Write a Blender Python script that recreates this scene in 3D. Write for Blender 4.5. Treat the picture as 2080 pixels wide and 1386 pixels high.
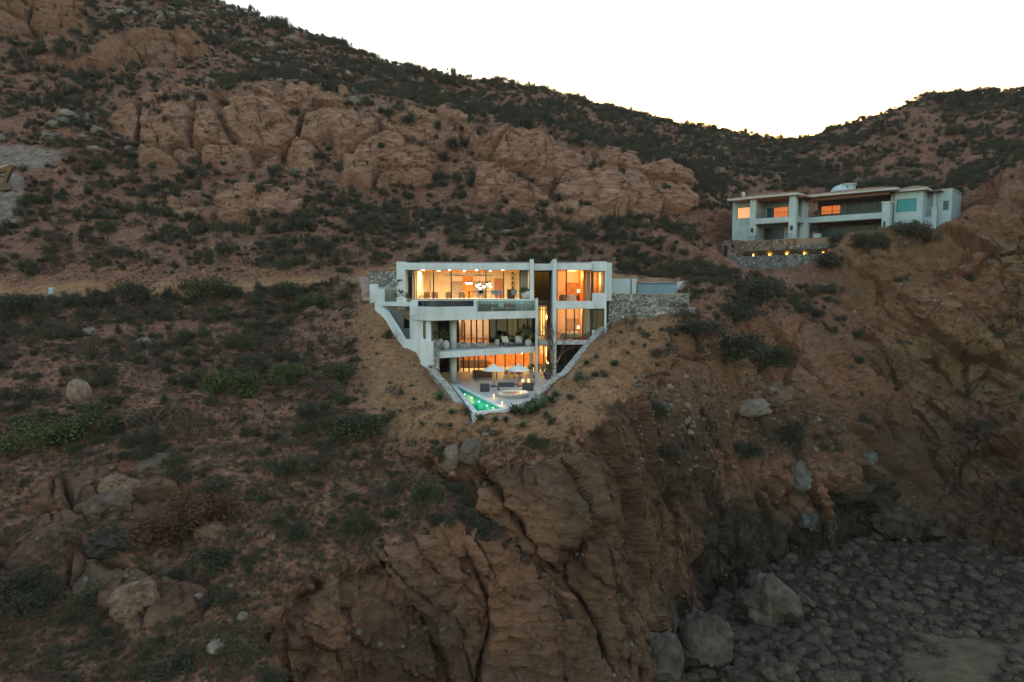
import bpy, bmesh, math, random
import numpy as np
from mathutils import Vector, Matrix

for o in list(bpy.data.objects):
    bpy.data.objects.remove(o, do_unlink=True)
SC = bpy.context.scene
COL = SC.collection

# ------------------------------------------------------------------ camera
F = 1387.0                      # focal length in photo pixels (2080 wide)
PITCH = math.radians(4.25)
cam_data = bpy.data.cameras.new('camera')
cam_data.sensor_width = 36.0
cam_data.lens = 36.0 * F / 2080.0
cam_data.clip_start = 0.5
cam_data.clip_end = 3000
cam = bpy.data.objects.new('camera', cam_data)
cam.location = (0, 0, 0)
cam.rotation_euler = (math.radians(90) - PITCH, 0, 0)
COL.objects.link(cam)
SC.camera = cam

# ------------------------------------------------------------------ sky, sun, exposure
SUN_AZ = math.radians(20)       # clockwise from the view direction
SUN_EL = math.radians(2.6)
world = bpy.data.worlds.new('World')
SC.world = world
world.use_nodes = True
wn = world.node_tree
sky = wn.nodes.new('ShaderNodeTexSky')
sky.sky_type = 'NISHITA'
sky.sun_disc = False
sky.sun_elevation = SUN_EL
sky.sun_rotation = SUN_AZ
sky.air_density = 1.0
sky.dust_density = 2.0
sky.ozone_density = 0.95
bg = wn.nodes['Background']
bg.inputs['Strength'].default_value = 0.15
wn.links.new(sky.outputs[0], bg.inputs['Color'])

sl = bpy.data.lights.new('sun', 'SUN')
sl.energy = 0.5
sl.angle = math.radians(12)
sl.color = (1.0, 0.82, 0.62)
sun = bpy.data.objects.new('sun', sl)
sd_ = Vector((math.sin(SUN_AZ) * math.cos(SUN_EL), math.cos(SUN_AZ) * math.cos(SUN_EL), math.sin(SUN_EL)))
sun.rotation_euler = sd_.to_track_quat('Z', 'Y').to_euler()
sun.location = (60, 180, 90)
COL.objects.link(sun)

SC.view_settings.view_transform = 'Standard'
SC.view_settings.look = 'None'
SC.view_settings.gamma = 1.0
SC.view_settings.use_curve_mapping = False
SC.view_settings.exposure = 3.15
SC.cycles.use_denoising = True
SC.cycles.max_bounces = 6
SC.cycles.diffuse_bounces = 3
SC.cycles.glossy_bounces = 3
SC.cycles.transmission_bounces = 6
SC.cycles.transparent_max_bounces = 12
SC.cycles.sample_clamp_indirect = 4.0
SC.cycles.caustics_reflective = False
SC.cycles.caustics_refractive = False

# ------------------------------------------------------------------ picture <-> place
CP, SP = math.cos(PITCH), math.sin(PITCH)

def ray(px, py):
    u = (px - 1040.0) / F
    v = (693.0 - py) / F
    return Vector((u, CP + v * SP, -SP + v * CP))

def P(px, py, Y):
    """the point seen at photo pixel (px, py) that lies Y metres ahead"""
    d = ray(px, py)
    return d * (Y / d.y)

def PZ(px, py, z):
    d = ray(px, py)
    return d * (z / d.z)

def project(x, y, z):
    """world -> photo pixel (numpy arrays)"""
    f = y * CP - z * SP
    up = y * SP + z * CP
    return 1040.0 + F * x / f, 693.0 - F * up / f

# ------------------------------------------------------------------ noise (numpy)
_rng = np.random.RandomState(7)
_perm = _rng.permutation(4096).astype(np.int64)
_grad = _rng.normal(size=(4096, 3)).astype(np.float32)
_grad /= np.linalg.norm(_grad, axis=1, keepdims=True)

def _hash(ix, iy, iz, seed):
    h = _perm[(ix + seed * 131) & 4095]
    h = _perm[(h + iy) & 4095]
    return _perm[(h + iz) & 4095]

def perlin(x, y, z, seed=0):
    fx, fy, fz = np.floor(x), np.floor(y), np.floor(z)
    ix, iy, iz = fx.astype(np.int64), fy.astype(np.int64), fz.astype(np.int64)
    x = (x - fx).astype(np.float32); y = (y - fy).astype(np.float32); z = (z - fz).astype(np.float32)
    u = x * x * x * (x * (x * 6 - 15) + 10)
    v = y * y * y * (y * (y * 6 - 15) + 10)
    w = z * z * z * (z * (z * 6 - 15) + 10)
    out = 0
    for a in (0, 1):
        wa = u if a else 1 - u
        for b in (0, 1):
            wb = v if b else 1 - v
            for c in (0, 1):
                wc = w if c else 1 - w
                g = _grad[_hash(ix + a, iy + b, iz + c, seed)]
                out = out + wa * wb * wc * (g[:, 0] * (x - a) + g[:, 1] * (y - b) + g[:, 2] * (z - c))
    return out * 1.5

def fbm(x, y, z, oct=3, seed=0, gain=0.5):
    s, a = 0, 1.0
    for i in range(oct):
        k = 2.03 ** i
        s = s + a * perlin(x * k, y * k, z * k, seed + i)
        a *= gain
    return s

def ridged(x, y, z, oct=3, seed=0, gain=0.5):
    s, a = 0, 1.0
    for i in range(oct):
        k = 2.07 ** i
        s = s + a * (1 - 2 * np.abs(perlin(x * k, y * k, z * k, seed + i)))
        a *= gain
    return s

def voronoi(x, y, z, seed=0, facets=False):
    """F1, F2 and a random value per cell (facets: also a tilted plane per cell)"""
    ix, iy, iz = np.floor(x).astype(np.int64), np.floor(y).astype(np.int64), np.floor(z).astype(np.int64)
    f1 = np.full(x.shape, 9.0, np.float32); f2 = f1.copy(); cell = np.zeros(x.shape, np.int64)
    tilt = np.zeros(x.shape, np.float32)
    for a in (-1, 0, 1):
        for b in (-1, 0, 1):
            for c in (-1, 0, 1):
                h = _hash(ix + a, iy + b, iz + c, seed)
                g = _grad[h]
                ex, ey, ez = ix + a + 0.5 + 0.5 * g[:, 0] - x, iy + b + 0.5 + 0.5 * g[:, 1] - y, iz + c + 0.5 + 0.5 * g[:, 2] - z
                d = np.sqrt(ex ** 2 + ey ** 2 + ez ** 2).astype(np.float32)
                closer = d < f1
                if facets:
                    t = _grad[(h * 7 + 3) & 4095]
                    tilt = np.where(closer, ex * t[:, 0] + ey * t[:, 1] + ez * t[:, 2], tilt)
                f2 = np.where(closer, f1, np.minimum(f2, d))
                cell = np.where(closer, h, cell)
                f1 = np.minimum(f1, d)
    if facets: return f1, f2, cell / 4096.0, tilt
    return f1, f2, cell / 4096.0

def smooth(a, b, t):
    k = np.clip((t - a) / (b - a), 0, 1)
    return k * k * (3 - 2 * k)

# ------------------------------------------------------------------ materials
MATS = {}

def mat(name):
    m = bpy.data.materials.new(name)
    m.use_nodes = True
    MATS[name] = m
    return m, m.node_tree, m.node_tree.nodes['Principled BSDF']

def N(nt, kind, **kw):
    n = nt.nodes.new('ShaderNode' + kind)
    for k, v in kw.items():
        if k in n.inputs:
            n.inputs[k].default_value = v
        else:
            setattr(n, k, v)
    return n

def ramp(nt, fac, stops):
    r = nt.nodes.new('ShaderNodeValToRGB')
    el = r.color_ramp.elements
    while len(el) > 1:
        el.remove(el[0])
    el[0].position, el[0].color = stops[0][0], (*stops[0][1], 1)
    for p, c in stops[1:]:
        e = el.new(p); e.color = (*c, 1)
    nt.links.new(fac, r.inputs[0])
    return r.outputs[0]

def mix(nt, fac, a, b, blend='MIX'):
    m = nt.nodes.new('ShaderNodeMix')
    m.data_type = 'RGBA'; m.blend_type = blend
    for i, s in ((0, fac), (6, a), (7, b)):
        if isinstance(s, (int, float)):
            m.inputs[i].default_value = s
        elif isinstance(s, tuple):
            m.inputs[i].default_value = (*s, 1)
        else:
            nt.links.new(s, m.inputs[i])
    return m.outputs[2]

def plain(name, col, rough=0.7, var=0.12, scale=6.0, bump=0.0, metal=0.0, spec=0.3):
    """a procedural colour with a little uneven tone and relief"""
    m, nt, b = mat(name)
    tc = N(nt, 'TexCoord')
    no = N(nt, 'TexNoise', Scale=scale, Detail=4.0)
    nt.links.new(tc.outputs['Object'], no.inputs['Vector'])
    c = ramp(nt, no.outputs['Fac'], [(0.3, tuple(v * (1 - var) for v in col)), (0.7, tuple(min(1, v * (1 + var)) for v in col))])
    nt.links.new(c, b.inputs['Base Color'])
    b.inputs['Roughness'].default_value = rough
    b.inputs['Metallic'].default_value = metal
    b.inputs['Specular IOR Level'].default_value = spec
    if bump:
        bp = N(nt, 'Bump', Strength=bump, Distance=0.05)
        n2 = N(nt, 'TexNoise', Scale=scale * 4, Detail=5.0)
        nt.links.new(tc.outputs['Object'], n2.inputs['Vector'])
        nt.links.new(n2.outputs['Fac'], bp.inputs['Height'])
        nt.links.new(bp.outputs[0], b.inputs['Normal'])
    return m

def emis(name, col, strength):
    m, nt, b = mat(name)
    b.inputs['Base Color'].default_value = (*col, 1)
    b.inputs['Emission Color'].default_value = (*col, 1)
    b.inputs['Emission Strength'].default_value = strength
    return m

def glass(name, tint, refl=0.12, rough=0.02):
    """thin pane: see-through with a Fresnel reflection"""
    m, nt, b = mat(name)
    nt.nodes.remove(b)
    out = nt.nodes['Material Output']
    tr = N(nt, 'BsdfTransparent'); tr.inputs[0].default_value = (*tint, 1)
    gl = N(nt, 'BsdfGlossy'); gl.inputs['Roughness'].default_value = rough
    lw = N(nt, 'LayerWeight', Blend=0.25)
    ma = N(nt, 'MapRange'); ma.inputs[3].default_value = refl; ma.inputs[4].default_value = 1.0
    nt.links.new(lw.outputs['Facing'], ma.inputs[0])
    pw = N(nt, 'Math', operation='MULTIPLY'); nt.links.new(lw.outputs['Facing'], pw.inputs[0]); nt.links.new(lw.outputs['Facing'], pw.inputs[1])
    nt.links.new(pw.outputs[0], ma.inputs[0])
    mx = N(nt, 'MixShader')
    nt.links.new(ma.outputs[0], mx.inputs[0]); nt.links.new(tr.outputs[0], mx.inputs[1]); nt.links.new(gl.outputs[0], mx.inputs[2])
    nt.links.new(mx.outputs[0], out.inputs[0])
    return m

# ------------------------------------------------------------------ object helpers
def prop(o, label=None, cat=None, group=None, kind=None):
    if label: o['label'] = label
    if cat: o['category'] = cat
    if group: o['group'] = group
    if kind: o['kind'] = kind
    return o

def link(name, me, parent=None, m=None):
    o = bpy.data.objects.new(name, me)
    COL.objects.link(o)
    if parent: o.parent = parent
    if m is not None and me is not None and len(me.materials) == 0:
        me.materials.append(m)
    return o

def empty(name, loc, label=None, cat=None, group=None, rz=0.0):
    o = bpy.data.objects.new(name, None)
    o.empty_display_size = 0.3
    o.location = loc; o.rotation_euler = (0, 0, rz)
    COL.objects.link(o)
    return prop(o, label, cat, group)

def copy_tree(src, loc=None, rz=None, scale=None, label=None, group=None):
    r = src.copy(); COL.objects.link(r)
    if loc is not None: r.location = loc
    if rz is not None: r.rotation_euler = (0, 0, rz)
    if scale is not None: r.scale = scale if hasattr(scale, '__len__') else (scale,) * 3
    prop(r, label, None, group)
    for ch in src.children:
        c = ch.copy(); COL.objects.link(c); c.parent = r
        for g in ch.children:
            d = g.copy(); COL.objects.link(d); d.parent = c
    return r

class MB:
    """collects vertices and faces; build() makes ONE mesh object.
    Coordinates are world unless off is given: then they are stored relative to it."""
    def __init__(s): s.v, s.f = [], []
    def add(s, vs, fs):
        n = len(s.v); s.v += [tuple(p) for p in vs]; s.f += [tuple(i + n for i in f) for f in fs]; return s
    def box(s, x0, x1, y0, y1, z0, z1):
        x0, x1 = min(x0, x1), max(x0, x1); y0, y1 = min(y0, y1), max(y0, y1); z0, z1 = min(z0, z1), max(z0, z1)
        return s.add([(x0, y0, z0), (x1, y0, z0), (x1, y1, z0), (x0, y1, z0), (x0, y0, z1), (x1, y0, z1), (x1, y1, z1), (x0, y1, z1)],
                     [(0, 3, 2, 1), (4, 5, 6, 7), (0, 1, 5, 4), (1, 2, 6, 5), (2, 3, 7, 6), (3, 0, 4, 7)])
    def prism(s, poly, z0, z1):
        """poly: plan points counter-clockwise; z0/z1 numbers or lists per point"""
        n = len(poly)
        a = z0 if hasattr(z0, '__len__') else [z0] * n
        b = z1 if hasattr(z1, '__len__') else [z1] * n
        vs = [(p[0], p[1], a[i]) for i, p in enumerate(poly)] + [(p[0], p[1], b[i]) for i, p in enumerate(poly)]
        fs = [tuple(range(n - 1, -1, -1)), tuple(range(n, 2 * n))] + [(i, (i + 1) % n, n + (i + 1) % n, n + i) for i in range(n)]
        return s.add(vs, fs)
    def extr_y(s, poly, y0, y1):
        """poly: (x, z) outline, pushed from y0 to y1"""
        n = len(poly)
        vs = [(p[0], y0, p[1]) for p in poly] + [(p[0], y1, p[1]) for p in poly]
        fs = [tuple(range(n)), tuple(range(2 * n - 1, n - 1, -1))] + [((i + 1) % n, i, n + i, n + (i + 1) % n) for i in range(n)]
        return s.add(vs, fs)
    def tube(s, pts, r, n=8, r1=None, cap=True):
        pts = [Vector(p) for p in pts]; base = []
        k = len(pts)
        for i, p in enumerate(pts):
            d = (pts[min(i + 1, k - 1)] - pts[max(i - 1, 0)]).normalized()
            a = d.cross(Vector((0, 0, 1)))
            if a.length < 0.05: a = d.cross(Vector((1, 0, 0)))
            a.normalize(); b = a.cross(d)
            rr = r if r1 is None else r + (r1 - r) * i / (k - 1)
            base.append([p + (a * math.cos(2 * math.pi * j / n) + b * math.sin(2 * math.pi * j / n)) * rr for j in range(n)])
        vs = [q for ring in base for q in ring]
        fs = [(i * n + j, (i + 1) * n + j, (i + 1) * n + (j + 1) % n, i * n + (j + 1) % n) for i in range(k - 1) for j in range(n)]
        if cap: fs += [tuple(range(n)), tuple(range(k * n - 1, (k - 1) * n - 1, -1))]
        return s.add(vs, fs)
    def lathe(s, c, prof, n=16, sx=1.0, sy=1.0):
        """prof: (radius, height) from bottom to top about point c"""
        vs = [(c[0] + r * sx * math.cos(2 * math.pi * j / n), c[1] + r * sy * math.sin(2 * math.pi * j / n), c[2] + h) for r, h in prof for j in range(n)]
        k = len(prof)
        fs = [(i * n + j, i * n + (j + 1) % n, (i + 1) * n + (j + 1) % n, (i + 1) * n + j) for i in range(k - 1) for j in range(n)]
        fs += [tuple(range(n - 1, -1, -1)), tuple(range((k - 1) * n, k * n))]
        return s.add(vs, fs)
    def build(s, name, m, parent=None, smooth_=False, bevel=0.0):
        me = bpy.data.meshes.new(name)
        off = parent_world(parent) if parent else None
        v = s.v
        if off is not None:
            inv = off.inverted()
            v = [tuple(inv @ Vector(p)) for p in v]
        me.from_pydata(v, [], s.f)
        me.materials.append(m)
        if smooth_:
            me.polygons.foreach_set('use_smooth', [True] * len(me.polygons))
        me.update()
        o = link(name, me, parent)
        if bevel:
            b = o.modifiers.new('bevel', 'BEVEL'); b.width = bevel; b.segments = 2; b.limit_method = 'ANGLE'
        return o

def parent_world(o):
    m = Matrix.LocRotScale(o.location, o.rotation_euler, o.scale)
    while o.parent:
        o = o.parent
        m = Matrix.LocRotScale(o.location, o.rotation_euler, o.scale) @ m
    return m

def box(name, x0, x1, y0, y1, z0, z1, m, parent=None, bevel=0.0):
    return MB().box(x0, x1, y0, y1, z0, z1).build(name, m, parent, bevel=bevel)
# ================================================================== TERRAIN
Z1, Z2, Z3, ZR = -9.4, -5.97, -1.19, 2.27      # villa floors and upper soffit

# control points: photo pixel and distance ahead -> ground surface
CTRL = [
 # near left slope
 (-700,1386,30),(-250,1386,31),(50,1386,31.5),(330,1386,32.5),(560,1386,33.5),(650,1386,34),
 (-250,1200,37),(50,1200,37.5),(330,1200,38),(520,1210,38),
 (-250,1080,41),(50,1080,41.5),(330,1080,42),(600,1100,42),(760,1130,43),
 (-700,950,47),(-250,950,47),(50,950,47),(330,950,48),(600,950,49),(760,1000,47.5),(850,1030,46),
 (-250,850,54),(50,850,54),(330,850,54.5),(600,850,56),(760,880,54),
 (-250,760,62),(50,760,62),(330,760,63),(600,760,64),(720,770,63),
 (-700,690,72),(-250,690,72),(50,690,72),(330,690,73),(600,690,74),(720,690,72),
 (-250,635,82),(50,635,82),(330,635,83),(550,635,83),(690,635,81),
 # road, cut bank
 (-700,600,90),(-250,602,89),(50,602,89),(250,601,89),(420,596,89.5),(550,588,90),(660,580,90),(740,570,90),
 (-250,598,92.5),(50,598,92.5),(250,597,92.5),(420,590,93),(550,580,93),(660,572,93.5),(735,566,93),
 (-250,565,95),(50,560,95),(250,552,95.5),(420,548,96),(550,545,96),(660,544,97),(760,540,98),
 # slope beside the villa
 (850,835,56),(790,770,61.5),(850,752,65),(800,700,69.5),(770,645,75),(745,610,80),(780,600,80),
 (900,868,51.8),(955,858,51.3),(1000,864,50.4),(1060,852,53.2),(1100,858,51.0),(1180,832,54.2),
 (1130,800,59),(1180,760,63),(1220,700,69.5),(1240,780,59.5),
 (1240,668,76),(1300,690,70.5),(1330,664,73.5),(1395,650,76),(1310,656,77.3),(1385,644,77.4),(1320,592,83),(1260,592,83),(1380,592,84),(1410,600,86),(1460,575,94),(1380,720,68),
 (1420,548,106),(1340,560,106),(1250,545,104),(1000,520,104),(850,522,102),
 # scrub shoulder and scree right of the villa
 (1450,690,76),(1500,620,86),(1570,590,97),(1620,640,93),(1550,750,82),(1450,800,73),(1340,790,65),
 (1600,850,83),(1490,880,75.5),(1690,800,90),(1740,890,87),(1640,925,81),(1395,880,69),(1560,930,77.5),(1800,930,88),(1310,830,63),
 # ravine
 (1690,650,103),(1780,770,98),(1870,900,92.5),(1950,1020,87),(2000,1115,80),
 # right hill
 (2080,1180,73.5),(2080,1000,81),(2080,800,91),(2080,600,99),(2080,450,105),(2080,330,113),
 (1940,800,94.5),(1900,650,101),(1800,565,107),(1900,480,111),(1985,385,117),(1720,545,110),(1640,580,104),
 (2350,1180,64),(2350,900,74),(2350,600,84),(2350,330,98),(2700,600,70),(2700,200,95),
 (1810,492,110),(1940,432,113),(1720,512,113),
 # neighbour's pad (behind its terrace walls)
 (1480,568,110),(1600,572,104),(1560,570,112),(1470,560,124.5),(1540,561,120),(1620,561,115.5),(1690,556,112),(1440,520,128),
 (1560,484,135),(1700,478,130),(1800,470,126),(1900,440,124),(1560,470,150),(1760,440,150),(1930,400,142),
 (1700,385,172),(1900,330,176),(2080,290,165),(2080,240,180),(1950,250,185),(1700,320,205),
 # ridges
 (2500,170,190),(2080,195,203),(1980,200,206),(1890,202,208),(1800,238,218),(1700,272,238),(1620,292,254),(1560,294,262),(1480,288,262),
 (1300,238,258),(1100,196,252),(900,160,245),(700,102,236),(550,52,228),(400,4,222),(200,-70,215),(0,-150,210),(-400,-260,205),(-800,-300,200),
 # mid back slope
 (1000,255,190),(1250,300,195),(1400,340,195),(1500,380,175),(760,205,185),(550,160,185),(300,110,180),(0,80,170),(-400,0,165),
 # outcrop brow / foot
 (300,215,158),(480,190,156),(640,205,156),(790,222,155),(900,262,153),(1050,282,148),(1200,312,148),(1330,350,148),(1420,392,146),
 (300,300,146),(480,330,141),(640,360,138),(790,385,135),(900,400,133),(1050,440,128),(1200,448,128),(1330,455,130),(1425,450,134),
 (0,260,140),(130,250,142),(-400,260,140),
 # below outcrop to the bank
 (0,390,118),(150,350,126),(0,470,108),(250,440,115),(450,450,114),(650,460,112),(900,480,110),(1100,490,111),(1300,500,113),(1420,500,118),
 (-400,450,110),(250,520,101),(450,520,101),(650,515,102),(0,530,99.5),
]
BACK = [(-300,340,45),(-150,340,45),(0,340,30),(100,340,25),(200,340,30),(300,340,40),(-320,230,90),(-320,100,5),(-200,30,-18),(-320,30,-18),(260,230,70),(200,110,30),
        (-60,14,-21),(-20,14,-23),(-120,14,-20)]
# extra points of the two cliff tops
PROMONTORY = [(960,912,50),(1060,903,48.6),(1160,888,48.5),(1205,845,52),(930,940,51),(1290,800,61.5)]
NOSE = [(880,1062,43.5),(1000,1098,44),(1062,1122,44.5),(940,1010,48),(1080,1160,44.5),(1180,1200,45),(1300,1235,46.5),(1330,1300,47),(1200,1150,51),(1000,1000,51.5)]

def ctrl_xyz(lst):
    return np.array([tuple(P(a, b, Y)) for a, b, Y in lst])

class TPS:
    def __init__(s, pts, lam=2e-4):
        s.c = pts[:, :2] / 100.0
        n = len(pts)
        d2 = ((s.c[:, None] - s.c[None]) ** 2).sum(-1)
        K = 0.5 * d2 * np.log(d2 + 1e-12) + lam * np.eye(n)
        Q = np.c_[np.ones(n), s.c]
        A = np.zeros((n + 3, n + 3)); A[:n, :n] = K; A[:n, n:] = Q; A[n:, :n] = Q.T
        s.w = np.linalg.solve(A, np.r_[pts[:, 2], 0, 0, 0])
    def __call__(s, x, y):
        x = x / 100.0; y = y / 100.0
        out = np.empty(x.shape)
        n = len(s.c)
        for i in range(0, len(x), 20000):
            sl = slice(i, i + 20000)
            d2 = (x[sl, None] - s.c[None, :, 0]) ** 2 + (y[sl, None] - s.c[None, :, 1]) ** 2
            out[sl] = (0.5 * d2 * np.log(d2 + 1e-12)) @ s.w[:n] + s.w[n] + s.w[n + 1] * x[sl] + s.w[n + 2] * y[sl]
        return out

def rim(lst):
    return [((a - 1040.0) / F * Y, Y) for a, Y in lst]

RIM_A = [(-260, 5), (-30, 5)] + rim([(600, 20), (650, 30), (660, 34), (548, 37.2), (640, 39.8), (760, 41.8), (882, 43.2), (1000, 43.8), (1062, 44.3), (1120, 43.8), (1215, 44.4), (1300, 45.5), (1345, 47), (1350, 50), (1250, 60), (1000, 66)]) + [(-60, 90), (-260, 90)]
RIM_B = [(-330, 60), (-60, 56)] + rim([(700, 53.5), (850, 51.5), (900, 50.2), (930, 49.0), (960, 48.4), (1000, 48.0), (1080, 47.6), (1165, 47.2), (1205, 50.5), (1245, 56.5), (1292, 61.0), (1320, 64), (1345, 64.5), (1385, 66.6), (1430, 69), (1485, 72.5), (1545, 76), (1600, 78.5), (1680, 80.5), (1760, 82.5), (1850, 83.5), (1915, 83), (2000, 79), (2100, 72), (2400, 62)]) + [(150, 40), (330, 40), (330, 360), (-330, 360)]

GX0, GX1, GY0, GY1, GS = -330.0, 330.0, 4.0, 352.0, 0.6
_gx = np.arange(GX0, GX1 + GS, GS); _gy = np.arange(GY0, GY1 + GS, GS)
NX, NY = len(_gx), len(_gy)
_XX, _YY = np.meshgrid(_gx, _gy)

def poly_sd(poly, x, y):
    """signed distance, negative inside"""
    d = np.full(x.shape, 1e9); inside = np.zeros(x.shape, bool)
    n = len(poly)
    for i in range(n):
        ax, ay = poly[i]; bx, by = poly[(i + 1) % n]
        ex, ey = bx - ax, by - ay
        t = np.clip(((x - ax) * ex + (y - ay) * ey) / (ex * ex + ey * ey), 0, 1)
        d = np.minimum(d, (x - ax - t * ex) ** 2 + (y - ay - t * ey) ** 2)
        c = ((ay > y) != (by > y))
        with np.errstate(divide='ignore', invalid='ignore'):
            xi = (bx - ax) * (y - ay) / (by - ay + 1e-12) + ax
        inside ^= c & (x < xi)
    return np.where(inside, -1, 1) * np.sqrt(d)

def grid_eval(fn, step=3):
    """evaluate a smooth function on a coarser grid and upsample to the terrain grid"""
    cx = np.arange(GX0, GX1 + GS * step * 2, GS * step); cy = np.arange(GY0, GY1 + GS * step * 2, GS * step)
    X, Y = np.meshgrid(cx, cy)
    Z = fn(X.ravel(), Y.ravel()).reshape(X.shape)
    return (Z, cx[0], cy[0], GS * step)

def lookup(g, x, y):
    """cubic (Catmull-Rom) lookup"""
    Z, x0, y0, s = g
    fx = np.clip((x - x0) / s, 1, Z.shape[1] - 3.001); fy = np.clip((y - y0) / s, 1, Z.shape[0] - 3.001)
    ix = fx.astype(int); iy = fy.astype(int); tx = fx - ix; ty = fy - iy
    def w(t):
        return [-0.5 * t + t * t - 0.5 * t ** 3, 1 - 2.5 * t * t + 1.5 * t ** 3, 0.5 * t + 2 * t * t - 1.5 * t ** 3, -0.5 * t * t + 0.5 * t ** 3]
    wx, wy = w(tx), w(ty)
    out = 0
    for b in range(4):
        row = 0
        for a in range(4):
            row = row + wx[a] * Z[iy + b - 1, ix + a - 1]
        out = out + wy[b] * row
    return out

_base = ctrl_xyz(CTRL)
_back = np.array(BACK, float)
G_B = grid_eval(TPS(np.vstack([_base, _back, ctrl_xyz(PROMONTORY)])))
_left = [c for c in CTRL if c[0] < 870 and c[1] > 560]
G_A = grid_eval(TPS(np.vstack([ctrl_xyz(_left), ctrl_xyz(NOSE), np.array([(-60, 14, -21), (-20, 14, -23), (-120, 14, -20), (20, 70, -24), (-320, 30, -18)], float)])))
G_SA = grid_eval(lambda x, y: poly_sd(RIM_A, x, y), 1)
G_SB = grid_eval(lambda x, y: poly_sd(RIM_B, x, y), 1)

# plan of the villa's cut: ground inside is excavated under the floors
def XY(px, Y): return ((px - 1040.0) / F * Y, Y)
CUT = [XY(957, 52.1), XY(1036, 53.8), XY(1105, 59.5), XY(1125, 63), XY(1150, 64.5), XY(1232, 77), XY(1238, 78), XY(1242, 96), XY(756, 96), XY(752, 84), XY(786, 77.5), XY(822, 71), XY(852, 69.8), XY(884, 65.0)]
G_CUT = grid_eval(lambda x, y: poly_sd(CUT, x, y), 1)
# neighbour's levelled pad
_nl, _nr = P(1535, 455, 130), P(1800, 437, 115)
_na = Vector((_nr.x - _nl.x, _nr.y - _nl.y, 0)).normalized(); _nn = Vector((-_na.y, _na.x, 0))
def _nq(s_, d): return (_nl.x + _na.x * s_ + _nn.x * d, _nl.y + _na.y * s_ + _nn.y * d)
PADN = [_nq(-9, -0.7), _nq(22, -0.7), _nq(30, 3.5), _nq(36, 7), _nq(36, 22), _nq(-9, 22)]
PADN2 = [_nq(-10, -4.5), _nq(14, -4.5), _nq(14, -0.7), _nq(-10, -0.7)]
G_PAD2 = grid_eval(lambda x, y: poly_sd(PADN2, x, y), 1)
G_PAD = grid_eval(lambda x, y: poly_sd(PADN, x, y), 1)
ROADX = [XY(-700, 91), XY(-200, 91), XY(50, 91), XY(250, 91), XY(420, 91.2), XY(550, 91.5), XY(660, 91.8), XY(740, 91)]

def road_dist(x, y):
    d = np.full(x.shape, 1e9)
    for (ax, ay), (bx, by) in zip(ROADX[:-1], ROADX[1:]):
        ex, ey = bx - ax, by - ay
        t = np.clip(((x - ax) * ex + (y - ay) * ey) / (ex * ex + ey * ey), 0, 1)
        d = np.minimum(d, (x - ax - t * ex) ** 2 + (y - ay - t * ey) ** 2)
    return np.sqrt(d)

def beach_z(x, y):
    return -30.6 - 0.03 * (80 - y) - 0.0 * x + 6.0 * smooth(95, 130, y) - 0.09 * np.clip(48 - y, 0, 60)

def drop(sd, k=0.7):
    """steep below the brow: about 76 degrees, with a rounded lip"""
    s = sd / k
    sp = np.where(s > 20, s, np.log1p(np.exp(np.clip(s, -30, 20)))) * k
    return 4.3 * sp

def height(x, y, fine=True):
    """terrain height, zone: 0 ground 1 cliff 2 beach"""
    zA = lookup(G_A, x, y); zB = lookup(G_B, x, y)
    sA = lookup(G_SA, x, y); sB = lookup(G_SB, x, y)
    o = np.zeros_like(x)
    wob = 1.3 * perlin(x / 7.0, y / 7.0, o + 3.1, 11) + 0.9 * ridged(x / 4.2, y / 4.2, o, 1, 15)
    und = 0.55 * perlin(x / 9.0, y / 9.0, o, 3) + 0.25 * perlin(x / 3.7, y / 3.7, o, 4)
    if fine:
        wob = wob + 0.45 * ridged(x / 1.5, y / 1.5, o, 2, 18)
        und = und + 0.10 * fbm(x / 1.3, y / 1.3, o, 2, 5)
    cut = lookup(G_CUT, x, y)
    calm = smooth(-1, 6, cut) * 0.75 + 0.25
    hill = smooth(98, 125, y)
    far = 2.2 * perlin(x / 26.0, y / 26.0, o + 9, 21) * hill + 0.9 * ridged(x / 12.0, y / 12.0, o + 5, 2, 24) * hill
    pad = lookup(G_PAD, x, y); pad2 = lookup(G_PAD2, x, y)
    far = far * smooth(2, 13, np.minimum(pad, pad2))
    rd = smooth(0.8, 2.4, road_dist(x, y))
    zA = zA + und * calm * rd; zB = zB + und * calm * rd + far
    lip = 0.45 + 0.55 * smooth(58, 70, y)
    zA = zA - drop(sA - 0.4 + wob * 0.8, 0.5); zB = zB - drop(sB - 1.1 + wob * lip, 0.5)
    lower = 0.55 * (1 - smooth(0.0, 3.0, cut)) * (y < 82) * smooth(55, 59, y)
    zA = zA - lower; zB = zB - lower
    pad = lookup(G_PAD, x, y)
    zB = np.where(pad < 0, 9.0, zB + (9.0 - zB) * (1 - smooth(0, 1.2, pad)) * (zB > 9.0))
    pad2 = lookup(G_PAD2, x, y)
    zB = np.where((pad2 < 0) & (pad > 0), 6.1, zB)
    bz = beach_z(x, y) + 0.35 * perlin(x / 5, y / 5, o, 31)
    z = np.maximum(zA, zB)
    zone = np.where(np.where(zA > zB, sA - 0.4 + wob * 0.8, sB - 1.1 + wob * lip) > -0.5, 1, 0)
    zone = np.where(z < bz, 2, zone)
    z = np.maximum(z, bz)
    z = np.where(cut < 0, np.minimum(z, Z1 - 2.6), z)
    zone = np.where(cut < 0, 0, zone)
    return z, zone, np.where(cut < 0, 0.0, 1.0), rd

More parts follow.
